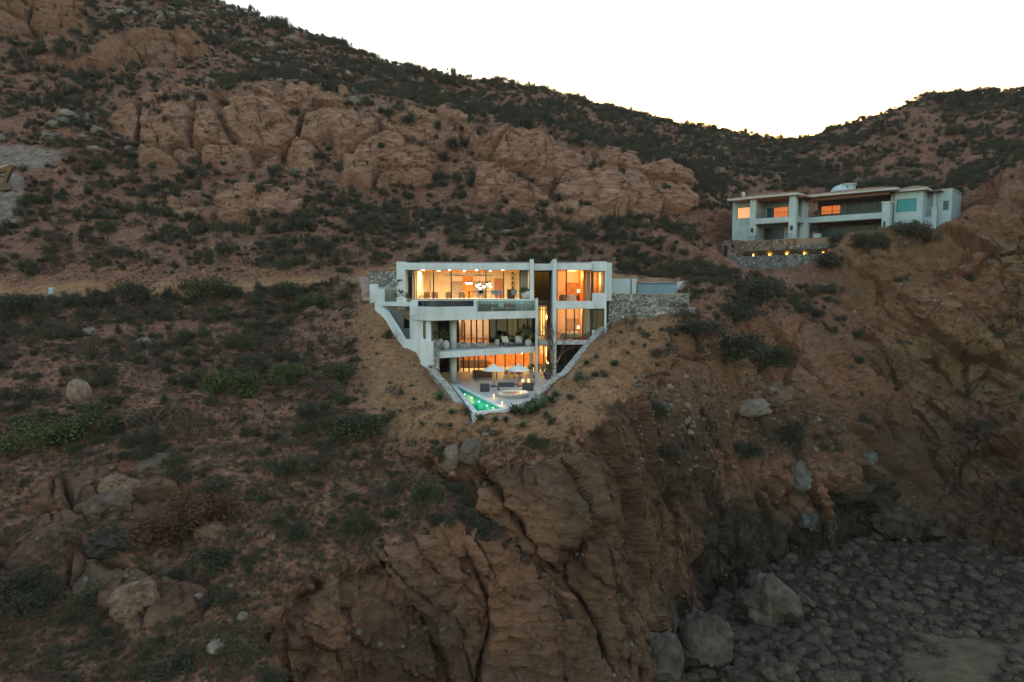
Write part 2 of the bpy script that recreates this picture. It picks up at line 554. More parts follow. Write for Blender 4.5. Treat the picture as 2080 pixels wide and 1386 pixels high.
def _adaptive_rows(us, R):
    NF = 2600
    t = np.linspace(0, 1, NF)
    Yp = 10.0 * (335.0 / 10.0) ** t
    out = np.empty((len(us), R))
    for i, u in enumerate(us):
        z, zone, _, _ = height(u * Yp, Yp.copy(), False)
        sy = F * z / Yp
        run = np.maximum.accumulate(np.r_[-1e9, sy[:-1]])
        vis = np.where(sy >= run - 2, 1.0, 0.22)
        vis = np.where(sy < -900, 0.12, vis)
        ds = np.abs(np.diff(sy)) * 1.0 * vis[1:] + 0.18 * 1386 * np.diff(t) * 2
        s = np.r_[0, np.cumsum(ds)]
        out[i] = np.interp(np.linspace(0, s[-1], R), s, Yp)
    return out

C, R = 1130, 760
U = np.tan(np.linspace(math.atan(-1.02), math.atan(1.02), C))
_uc = U[::6] if (C - 1) % 6 == 0 else np.r_[U[::6], U[-1]]
_rows = _adaptive_rows(_uc, R)
_k = np.array([1, 2, 3, 2, 1.0]); _k /= _k.sum()
_rows = np.apply_along_axis(lambda a: np.convolve(np.pad(a, 2, 'edge'), _k, 'valid'), 0, _rows)
YY = np.empty((C, R))
for j in range(R):
    YY[:, j] = np.interp(U, _uc, _rows[:, j])
XX = U[:, None] * YY
tx, ty = XX.ravel(), YY.ravel()
tz, tzone, tfree, troad = height(tx, ty)

def grid_normals(V):
    G = V.reshape(C, R, 3)
    a = np.gradient(G, axis=0); b = np.gradient(G, axis=1)
    n = np.cross(a, b).reshape(-1, 3)
    n /= np.linalg.norm(n, axis=1, keepdims=True) + 1e-9
    return n * np.where(n[:, 2:3] < 0, -1, 1)

V = np.c_[tx, ty, tz]
nrm = grid_normals(V)
slope = nrm[:, 2]
tpx, tpy = project(tx, ty, tz)

# rock mask: sea cliffs, hillside outcrops (boxes in plan found through the picture), steep places
def blob(cx, cy, rx, ry):
    return np.clip(1.35 - np.sqrt(((tpx - cx) / rx) ** 2 + ((tpy - cy) / ry) ** 2), 0, 1)
out_ = np.zeros(len(tx))
for b in [(420, 262, 190, 85), (590, 268, 160, 90), (720, 300, 120, 75), (860, 300, 120, 75), (1060, 355, 125, 80), (1200, 385, 130, 75), (1340, 400, 110, 55), (800, 340, 110, 55),
          (70, 30, 120, 55), (300, 100, 110, 35), (160, 125, 90, 25), (480, 425, 150, 30)]:
    out_ = np.maximum(out_, blob(*b))
for b in [(672, 330, 26, 60), (925, 360, 38, 60), (1432, 380, 30, 40), (560, 360, 60, 22), (860, 405, 60, 20)]:
    out_ = out_ - 0.9 * blob(*b)
out_ *= (ty > 105)
rh = smooth(1640, 1760, tpx) * smooth(330, 420, tpy + 0.30 * (tpx - 2080)) * (ty > 60) * (ty < 120) * (tzone != 2)   # right hill is bare rock
leftcrag = np.maximum(np.maximum(blob(230, 1030, 260, 110), blob(120, 1130, 200, 120)), blob(330, 1210, 160, 90)) * (ty < 60)
brow = np.maximum(np.where(tzone == 1, 1.0, 0.0), smooth(0.62, 0.42, slope) * (ty < 118))
wn_ = perlin(tx / 6, ty / 6, tz / 6, 40) * 0.5 + perlin(tx / 2.2, ty / 2.2, tz / 2.2, 41) * 0.3
rock = np.clip(np.maximum.reduce([smooth(0.25, 0.6, out_ + wn_ * 0.5), brow, 0.85 * rh, smooth(0.5, 0.9, leftcrag + wn_ * 0.9) * 0.9, smooth(0.6, 0.45, slope)]), 0, 1) * tfree * np.where(tzone == 2, 0, 1)
rock = rock * smooth(-0.5, 2.0, lookup(G_CUT, tx, ty)) * smooth(0.0, 3.0, lookup(G_PAD, tx, ty)) * smooth(0.0, 2.0, lookup(G_PAD2, tx, ty))

# relief along the surface normal
hillrock = rock * smooth(105, 120, ty)
cl = rock * (1 - smooth(105, 120, ty))
scree = smooth(1270, 1340, tpx) * smooth(960, 860, tpy) * (1 - rh)
cl = cl * (1 - 0.30 * scree)
q = 0.35                                    # tilted bedding
sx_, sy_, sz_ = tx + 0.35 * tz, ty, tz + q * tx
d = np.zeros(len(tx))
wx_ = 1.3 * perlin(tx / 6, ty / 6, tz / 6, 56); wz_ = 1.3 * perlin(tx / 6, ty / 6, tz / 6, 57)
f1, f2, cid, tl = voronoi((sx_ + wx_) / 8.0, sy_ / 8.0, (sz_ + wz_) / 19.0, 51, True)
d += cl * (1 + 0.7 * rh) * (1.9 * (cid - 0.5) + 1.5 * tl - 1.3 * (1 - 0.85 * rh) * np.exp(-((f2 - f1) / 0.035) ** 2))
f1b, f2b, cidb, tlb = voronoi((sx_ + wx_) / 3.4, sy_ / 3.4, (sz_ + wz_) / 5.2, 52, True)
d += cl * (1 + 1.1 * rh) * (0.55 * (cidb - 0.5) + 0.6 * tlb - 0.35 * (1 - 0.5 * rh) * np.exp(-((f2b - f1b) / 0.05) ** 2))
f1c, f2c, cidc, tlc = voronoi((sx_ + 0.3 * wx_) / 1.1, sy_ / 1.1, sz_ / 0.8, 53, True)
d += cl * (1 + 1.2 * rh) * (0.12 * (cidc - 0.5) + 0.24 * tlc)
bed_ = np.abs(perlin(sx_ / 7.0, sy_ / 7.0, sz_ / 0.9, 54))
d += cl * (0.30 * np.minimum(bed_, 0.35) + 0.12 * ridged(sx_ / 1.2, sy_ / 1.2, sz_ / 0.7, 2, 58))
g1, g2, gid, gt = voronoi(sx_ / 14.0, sy_ / 14.0, tz / 11.0, 61, True)
rb = (0.75 * tx + 0.55 * tz + 0.2 * ty)
d += rh * (1 - hillrock) * (1.5 * ridged(rb / 9.0, (ty + 0.5 * tx) / 30.0, tz / 40.0, 2, 68) + 0.7 * ridged(rb / 3.6, ty / 9.0, tz / 14.0, 2, 69) - 1.0)
d += hillrock * (3.8 * (0.75 - g1 * g1) + 2.4 * (gid - 0.5) + 1.2 * gt - 3.4 * np.exp(-((g2 - g1) / 0.05) ** 2))
h1, h2, hid, ht = voronoi((sx_ + wx_) / 4.5, sy_ / 4.5, (sz_ + wz_) / 3.6, 62, True)
d += hillrock * (0.5 * (hid - 0.5) + 0.7 * ht - 0.6 * np.exp(-((h2 - h1) / 0.045) ** 2) + 0.35 * ridged(sx_ / 5, sy_ / 5, sz_ / 3.4, 2, 64))
k1, k2, kid, kt = voronoi(sx_ / 1.6, sy_ / 1.6, sz_ / 1.1, 63, True)
d += hillrock * (0.16 * (kid - 0.5) + 0.3 * kt)
d += (1 - rock) * 0.10 * fbm(tx / 1.1, ty / 1.1, tz / 1.1, 2, 66) * (tzone != 2) * troad
pb1, pb2, pid = voronoi(tx / 0.6, ty / 0.6, tz / 0.6, 71)
_sd = 1.0 - np.sqrt(((tpx - 1930) / 200) ** 2 + ((tpy - 1345) / 62) ** 2) + 0.7 * perlin(tx / 5, ty / 5, tz * 0, 72) + 0.3 * perlin(tx / 1.5, ty / 1.5, tz * 0, 73)
pebble = np.where(tzone == 2, 1.0, 0.0) * smooth(0.35, -0.05, _sd)
d += pebble * (0.16 * (0.8 - pb1) * (0.2 + 1.3 * pid ** 3))
V += nrm * (d * tfree)[:, None]
tx, ty, tz = V.T
tpx, tpy = project(tx, ty, tz)

# which vertices does the camera see (coarse depth buffer)
ZB_W, ZB_H = 416, 277
def zbuf_index(px, py):
    ix = (px / 5).astype(int); iy = (py / 5).astype(int)
    ok = (ix >= 0) & (ix < ZB_W) & (iy >= 0) & (iy < ZB_H)
    return ix, iy, ok
_ix, _iy, _ok = zbuf_index(tpx, tpy)
ZBUF = np.full((ZB_H, ZB_W), 1e9)
np.minimum.at(ZBUF, (_iy[_ok], _ix[_ok]), ty[_ok])
seen = np.zeros(len(tx), bool)
seen[_ok] = ty[_ok] <= ZBUF[_iy[_ok], _ix[_ok]] * 1.03 + 0.6

def ground(px, py):
    """the terrain point the camera sees at a photo pixel"""
    dd = (tpx - px) ** 2 + (tpy - py) ** 2 + np.where(seen, 0, 1e6)
    i = int(np.argmin(dd))
    return Vector(V[i]), Vector(nrm[i]), i

_heights = None
def ground_at(x, y):
    """terrain height under a plan position (nearest mesh vertex)"""
    u = x / y
    j = int(np.clip(np.searchsorted(U, u), 1, C - 1))
    col = V.reshape(C, R, 3)[j]
    k = int(np.argmin((col[:, 0] - x) ** 2 + (col[:, 1] - y) ** 2))
    return float(col[k, 2])

# ---- terrain materials
def terrain_material(name, rocky):
    m, nt, b = mat(name)
    tc = N(nt, 'TexCoord'); vec = tc.outputs['Object']
    def noise(scale, detail=6.0, rough=0.6, dist=0.0):
        n = N(nt, 'TexNoise', Scale=scale, Detail=detail, Roughness=rough, Distortion=dist)
        nt.links.new(vec, n.inputs['Vector']); return n.outputs['Fac']
    def attr(a):
        n = N(nt, 'Attribute', attribute_name=a); return n.outputs['Fac']
    soil = ramp(nt, noise(0.35, 8), [(0.30, (0.098, 0.045, 0.028)), (0.48, (0.200, 0.091, 0.056)), (0.62, (0.275, 0.134, 0.088)), (0.75, (0.35, 0.194, 0.135))])
    soil = mix(nt, 0.55, soil, ramp(nt, noise(2.6, 6), [(0.35, (0.070, 0.031, 0.021)), (0.53, (0.235, 0.106, 0.069)), (0.66, (0.44, 0.240, 0.178))]))
    litter = ramp(nt, noise(0.9, 7, 0.7), [(0.46, (0, 0, 0)), (0.60, (1, 1, 1))])
    soil = mix(nt, litter, soil, mix(nt, 0.6, soil, (0.075, 0.062, 0.040)))
    grit = ramp(nt, noise(9.0, 3), [(0.60, (0, 0, 0)), (0.68, (1, 1, 1))])
    soil = mix(nt, mix(nt, 0.5, grit, (0, 0, 0)), soil, (0.40, 0.30, 0.23))
    wave = N(nt, 'TexNoise', Scale=0.5, Detail=8.0, Roughness=0.65, Distortion=0.6)
    mp = N(nt, 'Mapping'); mp.inputs['Scale'].default_value = (1.0, 1.0, 2.8); mp.inputs['Rotation'].default_value = (0.2, 0.35, 0)
    nt.links.new(vec, mp.inputs[0]); nt.links.new(mp.outputs[0], wave.inputs['Vector'])
    rockc = ramp(nt, wave.outputs['Fac'], [(0.30, (0.060, 0.031, 0.020)), (0.45, (0.175, 0.088, 0.053)), (0.58, (0.25, 0.132, 0.084)), (0.72, (0.37, 0.22, 0.150))])
    tone = ramp(nt, noise(0.09, 4), [(0.35, (0.195, 0.112, 0.070)), (0.5, (0.225, 0.108, 0.060)), (0.66, (0.180, 0.118, 0.082))])
    rockc = mix(nt, 0.5, rockc, tone)
    stain = ramp(nt, noise(1.4, 7, 0.7), [(0.36, (0, 0, 0)), (0.46, (1, 1, 1))])
    rockc = mix(nt, stain, mix(nt, 0.55, rockc, (0.06, 0.040, 0.030)), rockc)
    grey = ramp(nt, noise(0.28, 6, 0.7), [(0.38, (0.026, 0.020, 0.013)), (0.50, (0.055, 0.042, 0.028)), (0.60, (0.060, 0.054, 0.040)), (0.74, (0.125, 0.120, 0.098))])  # grey rock, with part of the cove's darkness put into its colour
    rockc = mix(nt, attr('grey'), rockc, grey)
    ochre = ramp(nt, noise(0.3, 6, 0.65), [(0.35, (0.085, 0.052, 0.022)), (0.55, (0.20, 0.125, 0.052)), (0.70, (0.17, 0.15, 0.10))])
    rockc = mix(nt, attr('ochre'), rockc, ochre)
    col = mix(nt, attr('rock'), soil, rockc)
    rockc2 = ramp(nt, wave.outputs['Fac'], [(0.32, (0.085, 0.042, 0.029)), (0.46, (0.245, 0.126, 0.083)), (0.6, (0.33, 0.190, 0.128)), (0.74, (0.43, 0.275, 0.198))])
    col = mix(nt, attr('tan'), col, rockc2)
    col = mix(nt, attr('path'), col, ramp(nt, noise(1.6, 6), [(0.32, (0.17, 0.085, 0.043)), (0.5, (0.27, 0.145, 0.076)), (0.7, (0.35, 0.205, 0.118))]))
    col = mix(nt, attr('scar'), col, ramp(nt, noise(0.8, 7, 0.7), [(0.35, (0.13, 0.085, 0.065)), (0.5, (0.20, 0.155, 0.13)), (0.7, (0.30, 0.26, 0.225))]))
    col = mix(nt, attr('sand'), col, ramp(nt, noise(0.7, 6), [(0.35, (0.095, 0.072, 0.048)), (0.7, (0.165, 0.128, 0.088))]))
    nt.links.new(col, b.inputs['Base Color'])
    b.inputs['Roughness'].default_value = 0.95
    b.inputs['Specular IOR Level'].default_value = 0.12
    bp = N(nt, 'Bump', Strength=0.9, Distance=0.25)
    bp2 = N(nt, 'Bump', Strength=0.7, Distance=1.0)
    nt.links.new(noise(2.2, 9, 0.68), bp.inputs['Height'])
    nt.links.new(wave.outputs['Fac'], bp2.inputs['Height'])
    nt.links.new(bp2.outputs[0], bp.inputs['Normal'])
    nt.links.new(bp.outputs[0], b.inputs['Normal'])
    return m

M_TERR = terrain_material('hillside_ground', False)

cutd = lookup(G_CUT, tx, ty)
path = smooth(13, 3, cutd + 4 * perlin(tx / 4, ty / 4, tz * 0, 80)) * smooth(70, 56, np.abs(ty - 118) * 0 + np.where(tpx < 1040, 0, 0)) * (ty < 97) * (1 - rock)
path = np.clip(path, 0, 1) * np.where(tpx < 1040, smooth(690, 760, tpx), smooth(1430, 1330, tpx)) * smooth(930, 860, tpy)
rdd = road_dist(tx, ty)
path = np.maximum(path, smooth(3.4, 1.8, rdd + 0.8 * perlin(tx / 3, ty / 3, tz * 0, 89)) * (ty < 99))
scar = np.maximum(blob(30, 318, 95, 26), blob(10, 400, 38, 60)) * (tpx < 260) * (ty > 100)
scar = smooth(0.2, 0.5, scar + 0.5 * wn_)
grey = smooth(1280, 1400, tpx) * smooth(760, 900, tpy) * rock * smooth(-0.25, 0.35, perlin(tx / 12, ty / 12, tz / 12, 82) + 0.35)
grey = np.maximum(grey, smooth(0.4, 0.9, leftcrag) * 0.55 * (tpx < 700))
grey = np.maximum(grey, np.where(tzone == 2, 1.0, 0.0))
grey = np.maximum(grey, 0.55 * np.where(tzone == 1, 1.0, 0.0) * smooth(104, 96, ty) * smooth(0.1, 0.5, 0.5 + perlin(tx / 8, ty / 8, tz / 8, 86)))  # darkens the sea cliffs in colour, in place of dimmer light
grey = np.maximum(grey, 0.45 * smooth(1180, 1330, tpy) * smooth(1000, 1250, tpx) * rock)  # further darkening painted in towards the lower right
ochre = 0.6 * rh * smooth(-0.3, 0.4, perlin(tx / 16, ty / 16, tz / 16, 84)) * smooth(1000, 800, tpy)
sand = np.where(tzone == 2, 1.0, 0.0) * (1 - pebble)
rock = np.maximum(rock, np.where(tzone == 2, 1.0, 0.0))
grey = np.maximum(grey, 0.7 * rh * smooth(0.05, 0.4, perlin(tx / 7, ty / 7, tz / 7, 88)))
tan_ = smooth(0.35, 0.6, hillrock) * (tpy > 150) * 0.85

def face_object(name, mask_v, m, smooth_=True):
    """the quads of the terrain sheet whose first corner is flagged, as one mesh"""
    idx = np.arange(C * R).reshape(C, R)
    q4 = np.stack([idx[:-1, :-1], idx[1:, :-1], idx[1:, 1:], idx[:-1, 1:]], -1).reshape(-1, 4)
    q4 = q4[mask_v[q4[:, 0]]]
    used = np.unique(q4); remap = np.full(C * R, -1); remap[used] = np.arange(len(used))
    q4 = remap[q4]
    me = bpy.data.meshes.new(name)
    me.vertices.add(len(used)); me.vertices.foreach_set('co', V[used].astype(np.float32).ravel())
    me.loops.add(q4.size); me.loops.foreach_set('vertex_index', q4.astype(np.int32).ravel())
    me.polygons.add(len(q4)); me.polygons.foreach_set('loop_start', np.arange(0, q4.size, 4, dtype=np.int32))
    me.polygons.foreach_set('use_smooth', np.full(len(q4), smooth_, bool))
    for an, arr in (('rock', rock), ('path', path), ('scar', scar), ('grey', grey), ('ochre', ochre), ('sand', sand), ('tan', tan_)):
        a = me.attributes.new(an, 'FLOAT', 'POINT'); a.data.foreach_set('value', arr[used].astype(np.float32))
    me.update(); me.validate()
    o = link(name, me, None, m)
    return prop(o, kind='structure')

# which way do the quads face
is_beach = tzone == 2
is_road = (rdd < 2.2) & (ty < 97) & (tfree > 0)
is_cliff = (rock > 0.5) & (ty < 104) & ~is_beach & ~is_road
is_out = (out_ > 0.45) & (rock > 0.5) & ~is_cliff & ~is_road & ~is_beach
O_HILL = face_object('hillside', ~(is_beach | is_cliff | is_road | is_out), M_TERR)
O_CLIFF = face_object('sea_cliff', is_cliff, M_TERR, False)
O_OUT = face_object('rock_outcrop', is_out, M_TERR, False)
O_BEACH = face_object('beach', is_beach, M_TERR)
O_ROAD = face_object('dirt_road', is_road, M_TERR)
O_HILL['label'] = 'dry brown hillside with scrub'
# ================================================================== MATERIALS FOR BUILT THINGS
def stucco(name, col):
    m, nt, b = mat(name)
    tc = N(nt, 'TexCoord'); mp = N(nt, 'Mapping'); mp.inputs['Scale'].default_value = (1.0, 1.0, 0.16)
    nt.links.new(tc.outputs['Object'], mp.inputs[0])
    n1 = N(nt, 'TexNoise', Scale=1.6, Detail=6.0, Roughness=0.65); nt.links.new(mp.outputs[0], n1.inputs['Vector'])
    n2 = N(nt, 'TexNoise', Scale=0.5, Detail=5.0); nt.links.new(tc.outputs['Object'], n2.inputs['Vector'])
    c = ramp(nt, n1.outputs['Fac'], [(0.34, tuple(v * 0.90 for v in col)), (0.52, col), (0.7, tuple(min(1, v * 1.06) for v in col))])
    c = mix(nt, 1.0, c, ramp(nt, n2.outputs['Fac'], [(0.35, (0.88, 0.87, 0.85)), (0.65, (1.05, 1.05, 1.05))]), 'MULTIPLY')
    nt.links.new(c, b.inputs['Base Color']); b.inputs['Roughness'].default_value = 0.88; b.inputs['Specular IOR Level'].default_value = 0.2
    return m
M_STUCCO = stucco('white_stucco', (0.57, 0.615, 0.64))
M_STUCCO_G = plain('grey_stucco', (0.36, 0.36, 0.36), 0.85, 0.12, 0.5, 0.2)
M_CREAM = plain('cream_plaster', (0.70, 0.58, 0.45), 0.8, 0.05, 1.0)
M_WOOD = plain('oiled_wood', (0.34, 0.17, 0.065), 0.5, 0.25, 3.0)
M_WOOD_D = plain('dark_wood', (0.085, 0.050, 0.032), 0.5, 0.25, 3.0)
M_DECK = plain('weathered_boards', (0.33, 0.25, 0.24), 0.8, 0.2, 4.0)
M_BLACK = plain('black_metal', (0.02, 0.02, 0.022), 0.45, 0.1, 4.0)
M_DARKGREY = plain('charcoal_fabric', (0.055, 0.06, 0.066), 0.9, 0.2, 8.0)
M_GREYF = plain('grey_fabric', (0.20, 0.215, 0.22), 0.9, 0.15, 8.0)
M_WHITEF = plain('white_canvas', (0.72, 0.71, 0.69), 0.8, 0.05, 6.0)
M_PAVE = plain('pale_pavers', (0.42, 0.41, 0.40), 0.6, 0.10, 2.0, 0.1)
M_CERAM = plain('pale_ceramic', (0.45, 0.44, 0.41), 0.6, 0.2, 6.0, 0.2)
M_TERRA = plain('rose_terracotta', (0.36, 0.17, 0.12), 0.8, 0.2, 5.0)
M_ROOFG = plain('reddish_roof_gravel', (0.20, 0.15, 0.145), 0.95, 0.25, 9.0, 0.3)
M_CURT = plain('linen_curtain', (0.55, 0.53, 0.50), 0.9, 0.1, 9.0)
M_POOLT = plain('teal_pool_tile', (0.02, 0.50, 0.34), 0.4, 0.15, 6.0)
M_TUBT = plain('dark_blue_tile', (0.012, 0.035, 0.055), 0.15, 0.5, 0.9, spec=0.6)
M_ART = plain('stone_mosaic', (0.30, 0.255, 0.22), 0.8, 0.5, 9.0, 0.3)
M_ORANGEW = plain('amber_veneer', (0.55, 0.22, 0.05), 0.5, 0.15, 2.0)

def stone_material(name, base, scale=3.2):
    m, nt, b = mat(name)
    tc = N(nt, 'TexCoord')
    vo = N(nt, 'TexVoronoi', Scale=scale); vo.feature = 'F1'
    ve = N(nt, 'TexVoronoi', Scale=scale); ve.feature = 'DISTANCE_TO_EDGE'
    nz = N(nt, 'TexNoise', Scale=2.0, Detail=4.0)
    add = N(nt, 'VectorMath', operation='ADD'); sc = N(nt, 'VectorMath', operation='SCALE'); sc.inputs['Scale'].default_value = 0.25
    nt.links.new(tc.outputs['Object'], nz.inputs['Vector']); nt.links.new(nz.outputs['Color'], sc.inputs[0])
    nt.links.new(tc.outputs['Object'], add.inputs[0]); nt.links.new(sc.outputs[0], add.inputs[1])
    nt.links.new(add.outputs[0], vo.inputs['Vector']); nt.links.new(add.outputs[0], ve.inputs['Vector'])
    sep = N(nt, 'SeparateColor'); nt.links.new(vo.outputs['Color'], sep.inputs[0])
    c = ramp(nt, sep.outputs[0], [(0.0, tuple(v * 0.45 for v in base)), (0.5, base), (0.8, (base[0] * 1.25, base[1] * 1.15, base[2] * 1.0)), (1.0, tuple(min(1, v * 1.8) for v in base))])
    e = ramp(nt, ve.outputs['Distance'], [(0.01, (0, 0, 0)), (0.06, (1, 1, 1))])
    nt.links.new(mix(nt, e, tuple(v * 0.35 for v in base), c), b.inputs['Base Color'])
    b.inputs['Roughness'].default_value = 0.9
    bp = N(nt, 'Bump', Strength=1.0, Distance=0.12)
    nt.links.new(e, bp.inputs['Height']); nt.links.new(bp.outputs[0], b.inputs['Normal'])
    return m
M_STONE = stone_material('rubble_stone', (0.26, 0.25, 0.235))
M_COPE = stone_material('pale_coping_stone', (0.42, 0.40, 0.37), 6.0)
M_GLASS = glass('clear_glass', (0.90, 0.92, 0.92), 0.07)
M_GLASSD = glass('dark_tinted_glass', (0.08, 0.10, 0.11), 0.08)
M_GLASSR = glass('greenish_rail_glass', (0.66, 0.84, 0.82), 0.16)
M_FROST = plain('frosted_glass', (0.36, 0.44, 0.46), 0.35, 0.12, 0.8)
M_BLUEG = plain('blue_mirrored_glass', (0.10, 0.24, 0.33), 0.12, 0.15, 0.3, spec=0.8)  # blue of the reflected sky is carried by the base colour
M_WARM = emis('warm_bulb', (1.0, 0.66, 0.30), 6.0)
M_STRIP = emis('warm_light_strip', (1.0, 0.55, 0.14), 0.35)
M_POOLL = emis('pool_lamp', (0.75, 1.0, 0.85), 0.2)
WARM = (1.0, 0.66, 0.32)
WARM2 = (1.0, 0.56, 0.19)

def lamp(name, loc, power, col, size=0.0, parent=None, kind='POINT', sy=None, rot=None):
    l = bpy.data.lights.new(name, kind)
    l.energy = power; l.color = col
    if kind == 'AREA':
        l.shape = 'RECTANGLE'; l.size = size; l.size_y = sy or size
    else:
        l.shadow_soft_size = size or 0.1
    o = bpy.data.objects.new(name, l)
    o.location = loc
    if rot: o.rotation_euler = rot
    COL.objects.link(o)
    if parent:
        o.parent = parent; o.location = parent_world(parent).inverted() @ Vector(loc)
    return o

def X(px, Y, py=620): return P(px, py, Y).x
def Z(py, Y, px=1040): return P(px, py, Y).z

# ================================================================== VILLA
villa = empty('villa', (X(1020, 77), 77, Z1), 'modern white three-storey villa with lit glass rooms built into the slope', 'house')
ZF = -0.95                                   # upper floor
ZTOP = Z(535, 75); ZSOF = Z(548.5, 75)

def vb(name, x0, x1, y0, y1, z0, z1, m, parent=villa, bevel=0.0):
    return box(name, x0, x1, y0, y1, z0, z1, m, parent, bevel)

# ---- upper storey, west block
vb('end_wall', X(806, 75), X(824, 75), 75.0, 77.2, -2.1, Z(532, 75), M_STUCCO, bevel=0.02)
vb('side_wall', X(806, 75) + 0.01, X(806, 75) + 0.35, 77.2, 92.0, -2.1, ZTOP - 0.02, M_STUCCO)
vb('side_parapet', X(806, 75), X(846, 75), 77.21, 91.9, ZTOP - 0.02, Z(532, 75) - 0.02, M_STUCCO)
vb('fascia', X(824, 75) - 0.002, X(1075.5, 75), 75.05, 75.6, ZSOF, ZTOP, M_STUCCO, bevel=0.02)
vb('soffit', X(824, 75), X(1076, 75), 75.6, 77.0, ZSOF + 0.06, ZSOF + 0.3, M_STUCCO)
MB().prism([(X(848, 76), 75.7), (X(1076, 76), 75.7), (X(1076, 88), 91), (X(848, 88), 91)], [ZTOP - 0.25] * 4, [ZTOP + 0.02, ZTOP + 0.02, 3.75, 3.75]).build('roof', M_ROOFG, villa)
vb('recess_wall', X(822, 78.5), X(840, 78.5), 78.5, 78.8, ZF, ZSOF + 0.06, M_STUCCO_G)
d_ = vb('door', X(827.5, 78.4), X(837, 78.4), 78.42, 78.5, ZF, Z(563, 78.5), M_WOOD_D)
vb('door_handle', X(829, 78.4), X(829, 78.4) + 0.04, 78.36, 78.42, ZF + 1.0, ZF + 1.3, M_BLACK, d_)
vb('jamb', X(838, 77), X(841, 77), 76.9, 78.5, ZF, ZSOF + 0.06, M_CREAM)
# rooms of the upper storey
vb('floor_slab', X(806, 75) + 0.36, X(1092, 77), 76.6, 92.0, ZF - 0.5, ZF, M_PAVE)
vb('back_wall', X(806, 75) + 0.36, X(1084, 77), 87.0, 87.3, ZF, ZTOP - 0.3, M_CREAM)
vb('ceiling', X(838, 77), X(1075, 77), 77.0, 87.0, ZSOF + 0.1, ZSOF + 0.3, M_ORANGEW)
vb('partition', X(838, 77), X(838, 77) + 0.25, 78.8, 87.0, ZF, ZSOF + 0.1, M_CREAM)
bp_ = vb('stone_panel', X(918, 86.9), X(940, 86.9), 86.7, 86.99, ZF, Z(572, 87), M_ART)
vb('stone_panel', X(962, 86.9), X(986, 86.9), 86.7, 86.99, ZF, Z(572, 87), M_ART)
vb('amber_niche', X(940.2, 86.9), X(961.8, 86.9), 86.8, 86.99, ZF, Z(560, 87), M_ORANGEW)
vb('lintel_beam', X(905, 83), X(1000, 83), 83.0, 83.25, Z(561, 83), Z(558, 83), M_BLACK)
vb('wall_panel', X(1004, 86.9), X(1022, 86.9), 86.85, 86.99, ZF, Z(566, 87), M_TERRA)
for a, b_ in ((852, 860), (864, 872), (875, 880)):
    p_ = vb('wall_niche', X(a, 86.9), X(b_, 86.9), 86.88, 86.99, ZF + 0.9, Z(566, 87), M_CREAM)
    vb('niche_frame', X(a, 86.9) - 0.06, X(a, 86.9) - 0.005, 86.83, 86.99, ZF + 0.9, Z(566, 87), M_WOOD_D, p_)
vb('stone_pier', X(1057, 77), X(1072, 77), 76.9, 80.0, ZF, ZSOF + 0.1, M_ART)
for i, px in enumerate((841.5, 881, 917, 987, 1023, 1056)):
    vb('mullion', X(px, 77) - 0.06, X(px, 77) + 0.06, 76.98, 77.12, ZF, ZSOF + 0.06, M_BLACK)
for a, b_ in ((841.5, 881), (881, 917), (987, 1023), (1023, 1056)):
    vb('glass_pane', X(a, 77) + 0.062, X(b_, 77) - 0.062, 77.04, 77.06, ZF + 0.03, ZSOF + 0.05, M_GLASS)
for k in range(7):                           # ceiling downlights of the living room
    f = MB().lathe((X(860 + 27 * k, 79.5), 79.5 + (k % 2) * 2.5, ZSOF + 0.06), [(0.14, 0), (0.14, 0.035)], 10).build('downlight', M_WARM, villa)
for k, px in enumerate((862, 905, 950, 995, 1038)):
    lamp('downlight_glow', (X(px, 81), 81.5, ZSOF - 0.05), 56, WARM, 1.6, villa, 'AREA', 2.2)

# ---- fins and the glazed stair between the two blocks
FT = Z(527, 75)
MB().prism([(X(1076, 75), 74.7), (X(1084, 75), 74.7), (X(1084, 75), 81), (X(1076, 75), 81)], ZF - 0.4, [FT, FT, FT - 0.5, FT - 0.5]).build('fin_wall', M_STUCCO, villa, bevel=0.02)
MB().prism([(X(1122.5, 75), 74.6), (X(1130, 75), 74.6), (X(1130, 75), 92), (X(1122.5, 75), 92)], Z1 - 0.3, [FT, FT, FT - 0.5, FT - 0.5]).build('fin_wall', M_STUCCO, villa, bevel=0.02)
vb('stair_fascia', X(1084, 75) + 0.003, X(1122.5, 75) - 0.003, 75.5, 76.0, ZSOF - 0.02, ZTOP - 0.03, M_STUCCO)
vb('stair_roof', X(1084, 75), X(1122.5, 75), 76.0, 88.0, ZSOF + 0.2, ZTOP - 0.06, M_ROOFG)
vb('stair_back_wall', X(1084, 83), X(1122, 83), 85.0, 85.3, Z1, ZTOP - 0.3, M_WOOD)
vb('stair_side_wall', X(1111, 79), X(1122.4, 75) - 0.01, 79.0, 85.0, Z1, ZSOF, M_WOOD_D)
vb('spandrel', X(1085, 79), X(1122.4, 75) - 0.01, 78.6, 79.2, Z(621, 79), Z(612, 79), M_WOOD_D)
vb('glass_pane', X(1085, 78.8), X(1122.3, 75) - 0.01, 78.8, 78.83, Z(611.5, 79), ZSOF, M_GLASSD)
vb('mullion', X(1104, 78.7), X(1104, 78.7) + 0.08, 78.7, 78.79, Z(611.5, 79), ZSOF, M_BLACK)
vb('glass_pane', X(1092, 78.8), X(1111, 79), 78.8, 78.83, Z1, Z(621, 79) - 0.01, M_GLASS)
for zz in (Z(630, 79),):
    vb('mullion', X(1092, 78.7), X(1111, 79), 78.7, 78.79, zz, zz + 0.08, M_BLACK)
vb('stair_landing', X(1090, 77), X(1124, 77), 76.5, 84.9, Z(700, 78), Z(691, 78), M_STUCCO)
